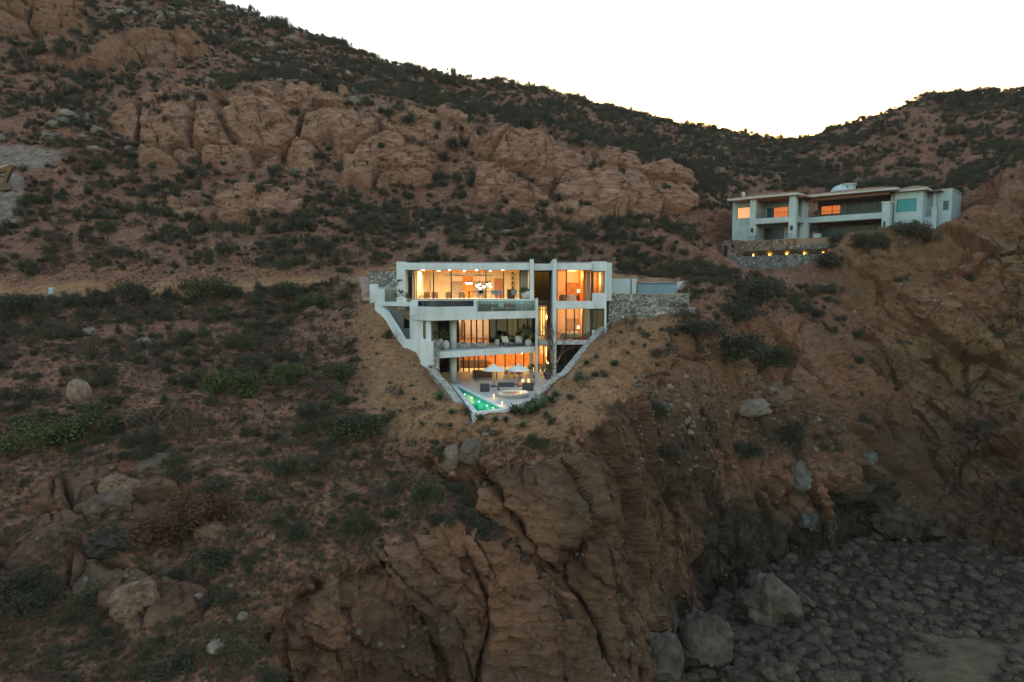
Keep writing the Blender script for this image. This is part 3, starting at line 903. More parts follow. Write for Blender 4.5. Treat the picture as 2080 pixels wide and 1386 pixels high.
for k in range(16):                          # open treads climbing behind the glass
    vb('stair_tread', X(1091, 82), X(1098, 82), 80.2 + 0.26 * k, 80.5 + 0.26 * k, Z2 + 0.28 * k, Z2 + 0.28 * k + 0.07, M_WOOD_D)
for k, px in enumerate((1100.5, 1105.5)):
    vb('light_strip', X(px, 83), X(px, 83) + 0.10, 84.9, 84.99, Z2 + 0.4, Z(625, 84), M_STRIP)
lamp('stair_glow', (X(1102, 82), 81.5, -3.2), 45, WARM2, 0.25, villa)
lamp('stair_glow', (X(1102, 82), 81.5, -7.6), 40, WARM2, 0.25, villa)

# ---- east block
vb('fascia', X(1130, 75) + 0.003, X(1202, 75), 75.05, 75.6, ZSOF, ZTOP, M_STUCCO, bevel=0.02)
vb('soffit', X(1130, 75), X(1202, 75), 75.6, 90.0, ZSOF + 0.08, ZSOF + 0.3, M_STUCCO)
MB().prism([(X(1131, 76), 75.7), (X(1202, 76), 75.7), (X(1202, 88), 91), (X(1131, 88), 91)], [ZTOP - 0.25] * 4, [ZTOP + 0.02, ZTOP + 0.02, 3.75, 3.75]).build('roof', M_ROOFG, villa)
XE0, XE1 = X(1202, 76), X(1232, 76)
vb('corner_parapet', XE0, XE1, 76.0, 90.0, Z(551, 76), Z(531.5, 76), M_STUCCO, bevel=0.02)
vb('corner_pier', X(1228, 76) + 0.002, XE1 - 0.002, 76.01, 89.9, Z2 - 0.6, Z(551, 76) - 0.002, M_STUCCO)
vb('side_wall', XE1, X(1241, 77), 76.6, 90.0, Z(597, 77) - 0.8, Z(534, 77), M_STUCCO, bevel=0.02)
vb('sill_wall', X(1203, 76), X(1228, 76) - 0.002, 76.03, 76.4, Z(627, 76), Z(595.5, 76), M_STUCCO)
vb('sill_wall', X(1203, 76), X(1228, 76) - 0.002, 76.05, 76.4, Z2 - 0.6, Z(671, 76), M_STUCCO)
vb('balcony_band', X(1130, 74.6) + 0.004, X(1207, 74.6), 74.5, 76.0, Z(627.5, 74.6), Z(612, 74.6), M_STUCCO, bevel=0.02)
vb('floor_slab', X(1130, 75) + 0.01, X(1232, 76) - 0.01, 76.42, 90.0, Z(627, 76) + 0.02, Z(613, 76), M_WOOD)
vb('floor_band', X(1096, 74.6), X(1200, 75.5), 75.4, 76.4, Z(700, 75.5), Z(692, 75.5), M_STUCCO)
vb('floor_slab', X(1130, 75) + 0.01, X(1232, 76) - 0.01, 76.42, 90.0, Z(700, 76.4), Z(692, 76.4), M_WOOD)
for (zb, zt, fl) in ((Z(613, 76), ZSOF + 0.06, 3), (Z(692, 76.4), Z(627, 76) + 0.0, 2)):
    vb('back_wall', X(1131, 76), X(1232, 76) - 0.02, 83.5, 83.8, zb, zt, M_CREAM)
    vb('inner_wall', X(1181, 80), X(1181, 80) + 0.3, 78.2, 83.5, zb, zt, M_ORANGEW)
    vb('side_lining', X(1130, 75) + 0.02, X(1130, 75) + 0.15, 76.6, 83.5, zb, zt, M_ORANGEW)
    vb('headboard', X(1150, 83), X(1176, 83), 83.2, 83.49, zb + 0.6, zb + 2.2, M_WOOD)
    vb('ceiling', X(1131, 76), X(1228, 76), 76.5, 83.5, zt - 0.06, zt - 0.002, M_ORANGEW)
    for px in ((1150,) if fl == 3 else (1150, 1167, 1184)):
        vb('mullion', X(px, 76.2) - 0.07, X(px, 76.2) + 0.07, 76.12, 76.28, zb, zt - 0.08, M_BLACK)
    vb('mullion', X(1131, 76), X(1131, 76) + 0.08, 76.12, 76.28, zb, zt - 0.08, M_BLACK)
    vb('mullion', X(1200, 76.2), X(1200, 76.2) + 0.25, 76.12, 76.3, zb, zt - 0.08, M_BLACK)
    vb('glass_pane', X(1131, 76) + 0.09, X(1150, 76.2) - 0.08, 76.19, 76.21, zb, zt - 0.08, M_GLASS)
    if fl == 2:
        for a, b_ in ((1150, 1167), (1167, 1184), (1184, 1200)):
            vb('glass_pane', X(a, 76.2) + 0.08, X(b_, 76.2) - 0.08, 76.19, 76.21, zb, zt - 0.08, M_GLASS)
    c_ = MB()
    x0c, x1c = (X(1191, 76.6), X(1199, 76.6))
    nfold = 10
    pts = [(x0c + (x1c - x0c) * i / nfold, 76.7 + (0.12 if i % 2 else 0)) for i in range(nfold + 1)]
    c_.prism(pts + [(p[0], p[1] + 0.03) for p in pts[::-1]], zb + 0.03, zt - 0.1)
    c_.build('curtain', M_CURT, villa)
    lamp('bedroom_glow', (X(1162, 80), 80.3, zt - 0.5), 64 if fl == 3 else 46, WARM2, 0.5, villa)
for (pz0, pz1, mm, fl) in ((Z(595, 76), Z(551.5, 76), M_GLASS, 3), (Z(670.5, 76), Z(628, 76), M_GLASSD, 2)):
    w_ = vb('window', X(1204, 76.2), X(1227.5, 76.2), 76.26, 76.28, pz0, pz1, mm)
    for px in (1204, 1212, 1226.5):
        vb('window_frame', X(px, 76.2), X(px, 76.2) + 0.07, 76.18, 76.255, pz0, pz1, M_BLACK, w_)
    vb('window_frame', X(1204, 76.2) + 0.071, X(1226.5, 76.2), 76.18, 76.255, pz1 - 0.09, pz1, M_BLACK, w_)
lamp('bathroom_glow', (X(1210, 80), 80.2, 1.2), 20, WARM2, 0.4, villa)
vb('bathroom_wall', X(1184, 80), X(1231, 76.5), 81.6, 81.8, Z(613, 76), ZSOF, M_ORANGEW)
# garden level of the east block
vb('dark_glass_wall', X(1131, 77), X(1196, 77), 77.2, 77.24, Z1, Z(700, 76.4), M_GLASSD)
for px in (1131, 1148, 1165, 1182):
    vb('mullion', X(px, 77), X(px, 77) + 0.09, 77.08, 77.19, Z1, Z(700, 76.4), M_BLACK)
vb('back_wall', X(1092, 83), X(1210, 83), 84.0, 84.3, Z1, Z(700, 76.4), M_ORANGEW)
vb('glass_pane', X(1094, 77.2), X(1121, 77.2), 77.22, 77.24, Z1, Z(700, 77), M_GLASS)
for px in (1094, 1103.5, 1119):
    vb('mullion', X(px, 77), X(px, 77) + 0.11, 77.1, 77.215, Z1, Z(700, 77), M_BLACK)
lamp('garden_hall_glow', (X(1106, 80), 80.5, -7.0), 34, WARM2, 0.3, villa)

# ---- projecting middle body: terrace band, hot tub, sunken deck
def crv(p0, p1, p2, n=7):
    return [((1 - t) ** 2 * p0[0] + 2 * t * (1 - t) * p1[0] + t * t * p2[0], (1 - t) ** 2 * p0[1] + 2 * t * (1 - t) * p1[1] + t * t * p2[1]) for t in [i / n for i in range(n + 1)]]
BA, BB, BC = XY(832, 71), XY(846, 65.6), XY(880, 65.6)
BD = XY(1092, 72.2)
def on_band(px):
    """plan point of the slanting terrace front at photo column px"""
    u = (px - 1040.0) / F
    (x0, y0), (x1, y1) = BC, BD
    t = (u * y0 - x0) / ((x1 - x0) - u * (y1 - y0))
    return (x0 + t * (x1 - x0), y0 + t * (y1 - y0))
def shift(p, dy): return (p[0], p[1] + dy)
ZB0 = Z(650, 67.5)                           # underside of the band
ZB1 = -1.60                                  # top of its western part
ZB2 = Z(632.5, 70)                           # top along the sunken deck
arc = crv(BA, BB, BC)
west = arc + [on_band(968)]
MB().prism(west + [shift(on_band(968), 0.5)] + [(p[0] + 0.35, p[1] + 0.5) for p in arc[::-1]], ZB0, ZB1).build('terrace_band', M_STUCCO, villa)
MB().prism([on_band(968.05), on_band(1088), shift(on_band(1088), 0.4), shift(on_band(968.05), 0.4)], ZB0, ZB2).build('terrace_band', M_STUCCO, villa)
MB().prism([shift(on_band(872), 0.5), shift(on_band(1088), 0.41), (X(1088, 77), 77.9), (X(832, 77), 77.9), (BA[0] + 0.36, 71.5)], ZB0 + 0.05, ZB0 + 0.45).build('terrace_slab', M_STUCCO, villa)
MB().prism([on_band(1087.6), on_band(1093), (X(1093, 77), 78.6), (X(1087.6, 77), 78.6)], Z1 - 0.2, Z(607, 72)).build('end_pier', M_STUCCO, villa, bevel=0.02)
vb('deck_step', X(1052, 73.6), X(1075, 73.6), 73.3, 73.9, ZB2 - 0.3, ZB2 + 0.35, M_PAVE)
vb('deck_step', X(1052, 74), X(1075, 74), 73.9, 74.5, ZB2 - 0.3, ZB2 + 0.7, M_PAVE)
vb('deck_back_wall', X(968, 74.5), X(1088, 74.5), 74.5, 76.6, ZB0 + 0.45, ZF, M_STUCCO)
MB().prism([shift(on_band(968), 0.5), shift(on_band(1087.5), 0.42), (X(1087.5, 74), 74.49), (X(968, 74), 74.49)], ZB0 + 0.45, ZB2 - 0.12).build('sunken_deck', M_PAVE, villa)
vb('deck_divider', X(962, 69), X(968.5, 69), 68.95, 76.6, ZB0 + 0.46, Z(610, 69), M_STUCCO)
vb('tub_end_block', X(834, 68.4), X(849, 68.4), 68.3, 76.6, ZB0 + 0.46, Z(611, 68.4), M_STUCCO)
for a, b_ in ((969, 1000), (1000, 1030), (1030, 1060), (1060, 1087)):
    p, q_ = shift(on_band(a), 0.12), shift(on_band(b_), 0.12)
    MB().prism([(p[0] + 0.03, p[1]), (q_[0] - 0.03, q_[1]), (q_[0] - 0.03, q_[1] + 0.02), (p[0] + 0.03, p[1] + 0.02)], ZB2 + 0.002, ZB2 + 1.05).build('rail_pane', M_GLASSR, villa)
# hot tub with its dark glazed wall
tubc = crv(XY(849, 70.6), XY(851, 67.2), XY(884, 67.0)) + [XY(962, 69.4)]
pan = [(tubc[i], tubc[i + 1]) for i in range(0, 7)] + [((tubc[7][0] + (tubc[8][0] - tubc[7][0]) * k / 4, tubc[7][1] + (tubc[8][1] - tubc[7][1]) * k / 4), (tubc[7][0] + (tubc[8][0] - tubc[7][0]) * (k + 1) / 4, tubc[7][1] + (tubc[8][1] - tubc[7][1]) * (k + 1) / 4)) for k in range(4)]
ZTUB = Z(611.5, 67.4)
for a, b_ in pan:
    MB().prism([a, b_, shift(b_, 0.1), shift(a, 0.1)], ZB0 + 0.46, ZTUB).build('tub_panel', M_TUBT, villa)
MB().prism([shift(p, 0.101) for p in tubc] + [(XY(962, 69.4)[0], 76.0), (X(849, 70.6), 76.0)], ZB0 + 0.46, ZTUB - 0.06).build('tub_water', plain('dark_tub_water', (0.03, 0.07, 0.08), 0.04, 0.1, 2.0, spec=0.8), villa)
vb('terrace_edge', X(834, 76), X(968, 76), 76.02, 76.58, ZB0 + 0.46, ZF + 0.012, M_PAVE)

# ---- west face, window and the stone pier that carries the lower slab
MB().prism([BA, XY(852, 67.6), XY(860, 66.9), (XY(860, 66.9)[0] + 0.2, 78), (X(832, 78), 78)], -8.8, ZB0 - 0.002).build('west_wall', M_STUCCO, villa)
vb('narrow_window', X(858.5, 66.7), X(864, 66.7), 66.75, 66.88, Z(688, 66.8), Z(654, 66.8), M_GLASSD)
MB().prism([XY(864.5, 66.7), XY(875, 66.4), XY(876, 67.3), XY(865, 67.6)], -9.4, ZB0 - 0.003).build('west_pier', M_STUCCO, villa)
MB().prism([XY(854, 67.0), XY(864.4, 66.72), XY(864.6, 67.5), XY(855, 67.8)], -9.4, Z(689, 66.8)).build('west_sill', M_STUCCO, villa)
MB().prism([XY(853, 66.9), XY(880, 65.8), XY(881, 66.6), XY(854, 67.7)], -9.9, [Z(692, 66.9)] + [Z(694, 65.9)] * 2 + [Z(692, 67)]).build('west_toe_wall', M_STUCCO, villa)
MB().prism([XY(880.2, 65.4), XY(892, 65.2), XY(892, 67.2), XY(880.2, 67.4)], -10.0, Z(693, 65.4)).build('stone_pier', M_STONE, villa, bevel=0.03)
# middle slab
S2L, S2R = XY(892.3, 66.0), XY(1087.5, 72.4)
MB().prism([S2L, S2R, (X(1087.5, 78), 78.6), (X(875, 78), 78.6), XY(876, 67.6), XY(892.3, 67.3)], Z2 - 0.62, Z2).build('middle_slab', M_STUCCO, villa, bevel=0.02)
for lo, hi in ((Z2, ZB0 + 0.04), (Z1, Z2 - 0.62)):
    MB().lathe((X(920, 69.7), 69.7, lo), [(0.36, 0), (0.36, hi - lo)], 20).build('column', M_STUCCO, villa, True)
vb('square_pier', X(1075, 77), X(1083, 77), 76.6, 77.5, Z1, Z2 - 0.621, M_STUCCO)
# middle storey glazing and rooms
G2 = (875, 897, 921, 931, 943, 957, 968, 981, 994, 1008, 1030, 1052, 1072, 1091)
for i, px in enumerate(G2):
    vb('mullion', X(px, 77.9) - 0.08, X(px, 77.9) + 0.08, 77.8, 77.98, Z2, ZB0 + 0.05, M_BLACK)
for i, (a, b_) in enumerate(zip(G2[:-1], G2[1:])):
    lit = 930 <= a < 994
    vb('glass_pane', X(a, 77.9) + 0.085, X(b_, 77.9) - 0.085, 77.88, 77.9, Z2, ZB0 + 0.05, M_GLASS if lit else M_GLASSD)
vb('middle_floor', X(872, 78), X(1091, 78), 78.65, 86.0, Z2 - 0.5, Z2 - 0.01, M_WOOD)
vb('back_wall', X(872, 78), X(1091, 78), 85.0, 85.3, Z2, ZB0 + 0.2, M_CREAM)
vb('partition', X(929, 79), X(929, 79) + 0.2, 78.1, 85.0, Z2, ZB0 + 0.2, M_WOOD_D)
vb('partition', X(996, 79), X(996, 79) + 0.2, 78.1, 85.0, Z2, ZB0 + 0.2, M_WOOD_D)
vb('ceiling', X(872, 78), X(1091, 78), 78.0, 85.0, ZB0 + 0.06, ZB0 + 0.2, M_CREAM)
vb('dark_backing', X(998, 80), X(1090, 80), 80.4, 80.5, Z2, ZB0 + 0.05, M_WOOD_D)  # added dark sheet that keeps this unlit bay dark
for px in (1034, 1044):
    vb('light_strip', X(px, 80), X(px, 80) + 0.28, 79.6, 79.7, Z2 + 0.1, ZB0 - 0.1, emis('amber_strip%d' % px, (1.0, 0.45, 0.08), 0.8), villa)
lamp('room_glow', (X(955, 81), 81.0, ZB0 - 0.5), 60, (1.0, 0.60, 0.34), 0.5, villa)
lamp('room_glow', (X(985, 81), 81.0, ZB0 - 0.5), 20, (1.0, 0.55, 0.28), 0.5, villa)
# garden storey glazing and rooms
G1 = (892, 910, 930, 941, 952, 963, 972, 986, 1006, 1026, 1047, 1064, 1076)
for px in G1:
    vb('mullion', X(px, 78.6) - 0.07, X(px, 78.6) + 0.07, 78.5, 78.68, Z1, Z2 - 0.62, M_BLACK)
for a, b_ in zip(G1[:-1], G1[1:]):
    vb('glass_pane', X(a, 78.6) + 0.075, X(b_, 78.6) - 0.075, 78.58, 78.6, Z1, Z2 - 0.62, M_GLASSD if b_ <= 930 else M_GLASS)
vb('transom', X(930, 78.6), X(990, 78.6), 78.505, 78.57, Z(736, 78.6), Z(735, 78.6), M_BLACK)
vb('garden_floor', X(880, 78), X(1124, 78), 77.25, 86.0, Z1 - 0.4, Z1 + 0.005, M_PAVE)
vb('back_wall', X(880, 78), X(1091, 78), 85.5, 85.8, Z1, Z2 - 0.5, M_ORANGEW)
vb('partition', X(928, 79), X(928, 79) + 0.2, 78.7, 85.5, Z1, Z2 - 0.5, M_WOOD_D)
vb('ceiling', X(880, 78), X(1091, 78), 78.7, 85.5, Z2 - 0.75, Z2 - 0.63, M_CREAM)
vb('hanging_cabinet', X(950, 83), X(996, 83), 83.0, 83.6, Z(740, 83), Z(736, 83), M_WOOD_D)
vb('kitchen_counter', X(935, 82), X(990, 82), 82.0, 82.8, Z1, Z1 + 1.0, M_WOOD_D)
archp = [(X(952, 84.8) + 2.7 * math.cos(math.pi * k / 14), 85.35, Z1 + 1.1 + 2.1 * math.sin(math.pi * k / 14)) for k in range(15)]
MB().tube(archp, 0.07, 6).build('arch_frame', M_BLACK, villa)
for px in (955, 985, 1015, 1055):
    lamp('garden_room_glow', (X(px, 81), 81.2, Z2 - 1.1), 44, WARM2, 0.4, villa)
lamp('loggia_glow', (X(1046, 76), 76.0, Z2 - 0.9), 8, WARM2, 0.3, villa)
MB().lathe((X(1040, 75), 75, Z2 - 0.85), [(0.25, 0), (0.55, 0.06), (0.5, 0.22)], 14).build('ceiling_fan', M_BLACK, villa)

# ---- west wing: balcony, stair walls, grey recess
vb('stair_wall', X(752, 80), X(769.5, 80), 79.8, 80.3, Z(620, 80), Z(577, 80), M_STUCCO)
vb('stair_wall', X(762, 77.5), X(782, 77.5), 77.3, 77.8, Z(632, 77.5), Z(587, 77.5), M_STUCCO)
vb('west_back_wall', X(765, 83), X(806, 83), 83, 83.4, -3.5, Z(584, 83), M_STUCCO_G)
MB().prism(crv(XY(778, 77.3), XY(783, 73.4), XY(832, 72.6)) + [XY(838, 72.6), (X(838, 78), 78.4), (X(778, 78), 78.4)], Z(622, 74), Z(614, 74)).build('balcony_slab', M_STUCCO, villa)
for a, b_ in ((782.5, 793), (793.2, 805)):
    vb('rail_pane', X(a, 76.4), X(b_, 76.4), 76.4, 76.42, Z(614, 76), Z(589, 76.4), M_GLASSR)
vb('recess_wall', X(778, 76.5), X(833, 76.5), 76.5, 76.8, -7.0, Z(622, 75), M_STUCCO_G)
w_ = vb('window', X(821, 76.4), X(832.5, 76.4), 76.44, 76.49, Z(667, 76.4), Z(638, 76.4), M_GLASSD)
vb('window_frame', X(821, 76.4) - 0.07, X(821, 76.4) - 0.002, 76.40, 76.485, Z(667, 76.4), Z(638, 76.4), M_BLACK, w_)
cop = [(762, 620, 77.2), (783, 630, 75), (803, 662, 71.9), (819, 689, 69.6), (853, 689.5, 68.6)]
cp = [P(*c) for c in cop]
for a, b_ in zip(cp[:-1], cp[1:]):
    dv = (b_ - a).normalized(); n_ = Vector((-dv.y, dv.x, 0)).normalized() * 0.32
    MB().prism([(a.x, a.y), (b_.x, b_.y), (b_.x + n_.x, b_.y + n_.y), (a.x + n_.x, a.y + n_.y)], [a.z - 2.2, b_.z - 2.2, b_.z - 2.2, a.z - 2.2], [a.z, b_.z, b_.z, a.z]).build('sloping_parapet', M_STUCCO, villa)
sp_ = MB().tube([(X(808, 74.9), 74.9, 0.55), (X(808, 74.9), 74.9, 0.95), (X(810, 74.9), 74.9, 1.1), (X(817, 74.9), 74.9, 1.12)], 0.07, 8).build('outdoor_shower', M_BLACK, villa)

# ---- terrace, pool, stone side walls (things of their own)
terr = [PZ(933, 784, Z1), PZ(1031, 829, Z1), P(1104, 800, 60.2), P(1128, 772, 63.6), P(1150, 762, 65.4), P(1200, 740, 76.5)]
tpoly = [(p.x, p.y) for p in terr] + [(X(1200, 77), 77.24), (X(886, 77), 77.24), (X(886, 67), 67.2)]
ter = MB().prism(tpoly, Z1 - 0.3, Z1).build('terrace', M_PAVE)
prop(ter, kind='structure')
pool = empty('swimming_pool', tuple(PZ(990, 825, Z1 - 0.6)), 'wedge-shaped turquoise lit pool with pale rim below the villa terrace', 'pool')
pFL, pFR, pBT = PZ(961, 839.5, Z1), PZ(1033, 831, Z1), PZ(931, 782, Z1)
def inset(poly, w):
    n = len(poly); out = []
    for i in range(n):
        a, b_, c = Vector(poly[i - 1]), Vector(poly[i]), Vector(poly[(i + 1) % n])
        e1 = (b_ - a).normalized(); e2 = (c - b_).normalized()
        n1 = Vector((-e1.y, e1.x)); n2 = Vector((-e2.y, e2.x))
        k = (n1 + n2) / (1 + n1.dot(n2))
        out.append(tuple(b_ + k * w))
    return out
po = [(pFL.x, pFL.y), (pFR.x, pFR.y), (pBT.x, pBT.y), (pBT.x - 0.7, pBT.y - 0.1)]
pi_ = inset(po, 0.42)
for i in range(4):
    j = (i + 1) % 4
    MB().prism([po[i], po[j], pi_[j], pi_[i]], Z1 - 1.7, Z1 + 0.03).build('pool_rim', M_STUCCO, pool)
pin = inset(po, 0.425)
MB().prism(pin, Z1 - 1.6, Z1 - 1.35).build('pool_floor', M_POOLT, pool)
pin2 = inset(po, 0.45)
for i in range(4):
    j = (i + 1) % 4
    MB().prism([pin[i], pin[j], pin2[j], pin2[i]], Z1 - 1.34, Z1 - 0.05).build('pool_lining', M_POOLT, pool)
def water_material():
    m, nt, b = mat('pool_water')
    nt.nodes.remove(b); out = nt.nodes['Material Output']
    tr = N(nt, 'BsdfTransparent'); tr.inputs[0].default_value = (0.62, 0.95, 0.86, 1)
    gl = N(nt, 'BsdfGlossy'); gl.inputs['Roughness'].default_value = 0.03
    fr = N(nt, 'Fresnel', IOR=1.33)
    nz = N(nt, 'TexNoise', Scale=3.0, Detail=3.0); bp = N(nt, 'Bump', Strength=0.25, Distance=0.05)
    tc = N(nt, 'TexCoord'); nt.links.new(tc.outputs['Object'], nz.inputs['Vector']); nt.links.new(nz.outputs['Fac'], bp.inputs['Height'])
    nt.links.new(bp.outputs[0], gl.inputs['Normal']); nt.links.new(bp.outputs[0], fr.inputs['Normal'])
    hf = N(nt, 'Math', operation='MULTIPLY'); hf.inputs[1].default_value = 0.35; nt.links.new(fr.outputs[0], hf.inputs[0])
    mx = N(nt, 'MixShader'); nt.links.new(hf.outputs[0], mx.inputs[0]); nt.links.new(tr.outputs[0], mx.inputs[1]); nt.links.new(gl.outputs[0], mx.inputs[2])
    nt.links.new(mx.outputs[0], out.inputs[0])
    return m
me_ = bpy.data.meshes.new('water'); inv_ = parent_world(pool).inverted()
me_.from_pydata([tuple(inv_ @ Vector((p[0], p[1], Z1 - 0.12))) for p in pin2], [], [(0, 1, 2, 3)])
link('water', me_, pool, water_material())
for t in (0.10, 0.26, 0.42, 0.58, 0.74):
    a, b_ = Vector(pin2[1]), Vector(pin2[2]); c_ = a + (b_ - a) * t
    n_ = Vector((-(b_ - a).y, (b_ - a).x)).normalized()
    MB().lathe((c_.x + n_.x * 0.06, c_.y + n_.y * 0.06, Z1 - 0.42), [(0.04, 0), (0.07, 0.04), (0.07, 0.10), (0.04, 0.14)], 8).build('pool_lamp', M_POOLL, pool)
    lamp('pool_glow', (c_.x + n_.x * 0.35, c_.y + n_.y * 0.35, Z1 - 0.75), 1.3, (0.36, 1.0, 0.74), 0.3, pool)

def wall_run(name, pts, width, zbot, m, mcap, label, cat='wall', group=None, side=1):
    """a stone wall along pts (Vector, top surface), with coping stones as parts"""
    root = empty(name, tuple(pts[0]), label, cat, group); root['kind'] = 'thing'
    for a, b_ in zip(pts[:-1], pts[1:]):
        dv = (b_ - a); dv.z = 0; n_ = Vector((-dv.y, dv.x, 0)).normalized() * width * side
        q4 = [(a.x, a.y), (b_.x, b_.y), (b_.x + n_.x, b_.y + n_.y), (a.x + n_.x, a.y + n_.y)]
        za, zb = a.z, b_.z
        if side < 0: q4 = q4[::-1]; zt = [za, zb, zb, za]
        else: zt = [za, zb, zb, za]
        MB().prism(q4, zbot, [z - 0.12 for z in zt]).build('wall_body', m, root)
        e = dv.normalized() * 0.0; o_ = n_.normalized() * 0.05
        q5 = [(a.x - o_.x, a.y - o_.y), (b_.x - o_.x, b_.y - o_.y), (b_.x + n_.x + o_.x, b_.y + n_.y + o_.y), (a.x + n_.x + o_.x, a.y + n_.y + o_.y)]
        if side < 0: q5 = q5[::-1]
        MB().prism(q5, [z - 0.118 for z in zt], zt).build('coping', mcap, root)
    return root
wall_run('pool_wall', [P(881, 747, 65.3), P(918, 788, 60.0), P(946, 828, 55.2)], 0.55, Z1 - 1.6, M_STONE, M_COPE, 'stone wall with pale coping sloping down beside the turquoise pool', 'stone wall', side=-1)
wall_run('garden_wall', [P(1098, 800, 59.6), P(1129, 771, 63.0), P(1152, 757, 64.8), P(1193, 706, 70.6), P(1236, 656, 77.2)], 0.6, Z1 - 1.2, M_STONE, M_COPE, 'stone wall with pale coping climbing the bank to the villa east end', 'stone wall', side=1)
wall_run('retaining_wall', [P(1237, 596.5, 78.5), P(1400, 596.5, 79.5)], 0.7, -5.5, M_STONE, M_COPE, 'rubble stone retaining wall below the glass screen, upper of two tiers', 'stone wall', side=1)
wall_run('retaining_wall', [P(1290, 624.5, 78.0), P(1412, 625, 78.2)], 0.5, -5.5, M_STONE, M_COPE, 'low rubble stone tier at the foot of the taller retaining wall', 'stone wall', side=1)
wall_run('rear_wall', [P(748, 551, 87), P(808, 551, 86.5)], 0.5, -2.0, M_STONE, M_STONE, 'rubble stone wall behind the boardwalk steps at the villa west end', 'stone wall', side=1)
# glass screens on the entrance court
scr = empty('glass_screen', tuple(P(1310, 597, 80)), 'pale frosted and blue glass screen on top of the stone retaining wall', 'glass screen')
vbx = lambda n, a, b_, y, z0, z1, m: box(n, X(a, y), X(b_, y), y, y + 0.05, Z(z0, y), Z(z1, y), m, scr)
vbx('frosted_pane', 1242, 1280, 79.6, 597, 569, M_FROST); vbx('frosted_pane', 1282.5, 1292, 79.6, 597, 569, M_FROST)
vbx('post', 1280.2, 1282.3, 79.6, 597, 567, M_BLACK); vbx('frosted_cap', 1240, 1293, 80.2, 572, 566, M_FROST)
vbx('blue_pane', 1293, 1332, 81.0, 598, 577, M_BLUEG); vbx('blue_pane', 1332.3, 1374, 81.0, 598, 577, M_BLUEG)
vbx('top_rail', 1296, 1374, 80.9, 577, 575.6, M_BLACK); vbx('blue_pane', 1300, 1373, 82.0, 577, 573.5, M_BLUEG)
box('post', X(1293, 81), X(1293, 81) + 0.05, 80.9, 80.99, Z(598, 81), Z(577, 81), M_BLACK, scr)
wall_run('court_wall', [P(1360, 597, 80.2), P(1378, 572, 86.5), P(1392, 570, 90)], 0.5, -3, M_COPE, M_COPE, 'short pale stone wall end sloping up behind the blue glass screen', 'stone wall', side=-1)
# boardwalk steps
bw = empty('boardwalk_steps', tuple(P(745, 610, 81)), 'flight of grey-pink board steps between bank and white stair wall', 'steps')
for k in range(18):
    t = k / 17
    a = P(737 + (729 - 737) * t, 613 + (567 - 613) * t, 80.2 + 10 * t); b_ = P(756 + (747 - 756) * t, 613 + (567 - 613) * t, 80.2 + 10 * t)
    MB().prism([(a.x, a.y), (b_.x, b_.y), (b_.x, b_.y + 0.55), (a.x, a.y + 0.55)], a.z + 0.12, a.z + 0.28).build('step_board', M_DECK, bw)
MB().prism([(P(738, 613, 80.2).x, 80.3), (P(755, 613, 80.2).x, 80.3), (P(746, 567, 90.2).x, 90.6), (P(731, 567, 90.2).x, 90.6)], [-4, -4, -2, -2], [P(737, 613, 80.2).z + 0.1] * 2 + [P(737, 567, 90.2).z + 0.1] * 2).build('stringer', M_WOOD_D, bw)
# ================================================================== NEIGHBOUR HOUSE
nbL, nbR = P(1535, 455, 130), P(1800, 437, 115)
nA = Vector((nbR.x - nbL.x, nbR.y - nbL.y, 0)); nA.normalize()
nN = Vector((-nA.y, nA.x, 0))                # into the hill
if nN.y < 0: nN = -nN
NZ0 = 9.4
nb = empty('hillside_house', (nbL.x, nbL.y, NZ0), 'white two-storey house with tiled roofs, dome and small bell tower on stone terraces', 'house', rz=math.atan2(nA.y, nA.x))

def ns(px, d=0.0, py=440):
    """distance along the facade at photo column px, on the plane d metres behind the front"""
    r = ray(px, py); o = Vector((nbL.x, nbL.y, 0)) + nN * d
    t = (o.x * nN.x + o.y * nN.y) / (r.x * nN.x + r.y * nN.y)
    p = r * t
    return (p.x - o.x) * nA.x + (p.y - o.y) * nA.y

def nz(px, py, d=0.0):
    r = ray(px, py); o = Vector((nbL.x, nbL.y, 0)) + nN * d
    t = (o.x * nN.x + o.y * nN.y) / (r.x * nN.x + r.y * nN.y)
    return (r * t).z - NZ0

def nlocal(mb, name, m, parent=nb, smooth_=False):
    me = bpy.data.meshes.new(name); me.from_pydata(mb.v, [], mb.f); me.materials.append(m)
    if smooth_: me.polygons.foreach_set('use_smooth', [True] * len(me.polygons))
    return link(name, me, parent)
def nbx(name, s0, s1, d0, d1, z0, z1, m, parent=nb):
    return nlocal(MB().box(s0, s1, d0, d1, z0, z1), name, m, parent)

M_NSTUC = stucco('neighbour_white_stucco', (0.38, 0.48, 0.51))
M_NTRIM = plain('pale_eave_trim', (0.46, 0.45, 0.41), 0.8, 0.1, 1.0)
M_TILE = plain('clay_roof_tile', (0.17, 0.105, 0.08), 0.9, 0.3, 3.0, 0.5)
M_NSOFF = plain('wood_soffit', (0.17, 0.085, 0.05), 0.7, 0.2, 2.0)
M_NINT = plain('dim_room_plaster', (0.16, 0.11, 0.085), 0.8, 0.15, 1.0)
M_TEAL = plain('teal_painted_reflection_glass', (0.0, 0.22, 0.26), 0.25, 0.08, 0.4, spec=0.3)  # teal sky reflection put into the base colour
M_NGL = plain('grey_blue_patio_glass', (0.035, 0.085, 0.115), 0.25, 0.15, 0.5, spec=0.25)
M_PINKW = plain('painted_sunset_glass', (0.55, 0.25, 0.13), 0.3, 0.06, 0.5)  # sunset reflection painted in as an orange base colour
M_LIT = emis('lit_room_glow_pane', (1.0, 0.25, 0.06), 0.055)  # pane glows by itself in place of a lit room
M_ORNW = emis('orange_glow_pane', (1.0, 0.44, 0.20), 0.075)  # orange window light put into a self-glowing pane
zS1, zS0 = 4.05, 3.05                        # first-floor slab
zE = 7.75                                    # eaves
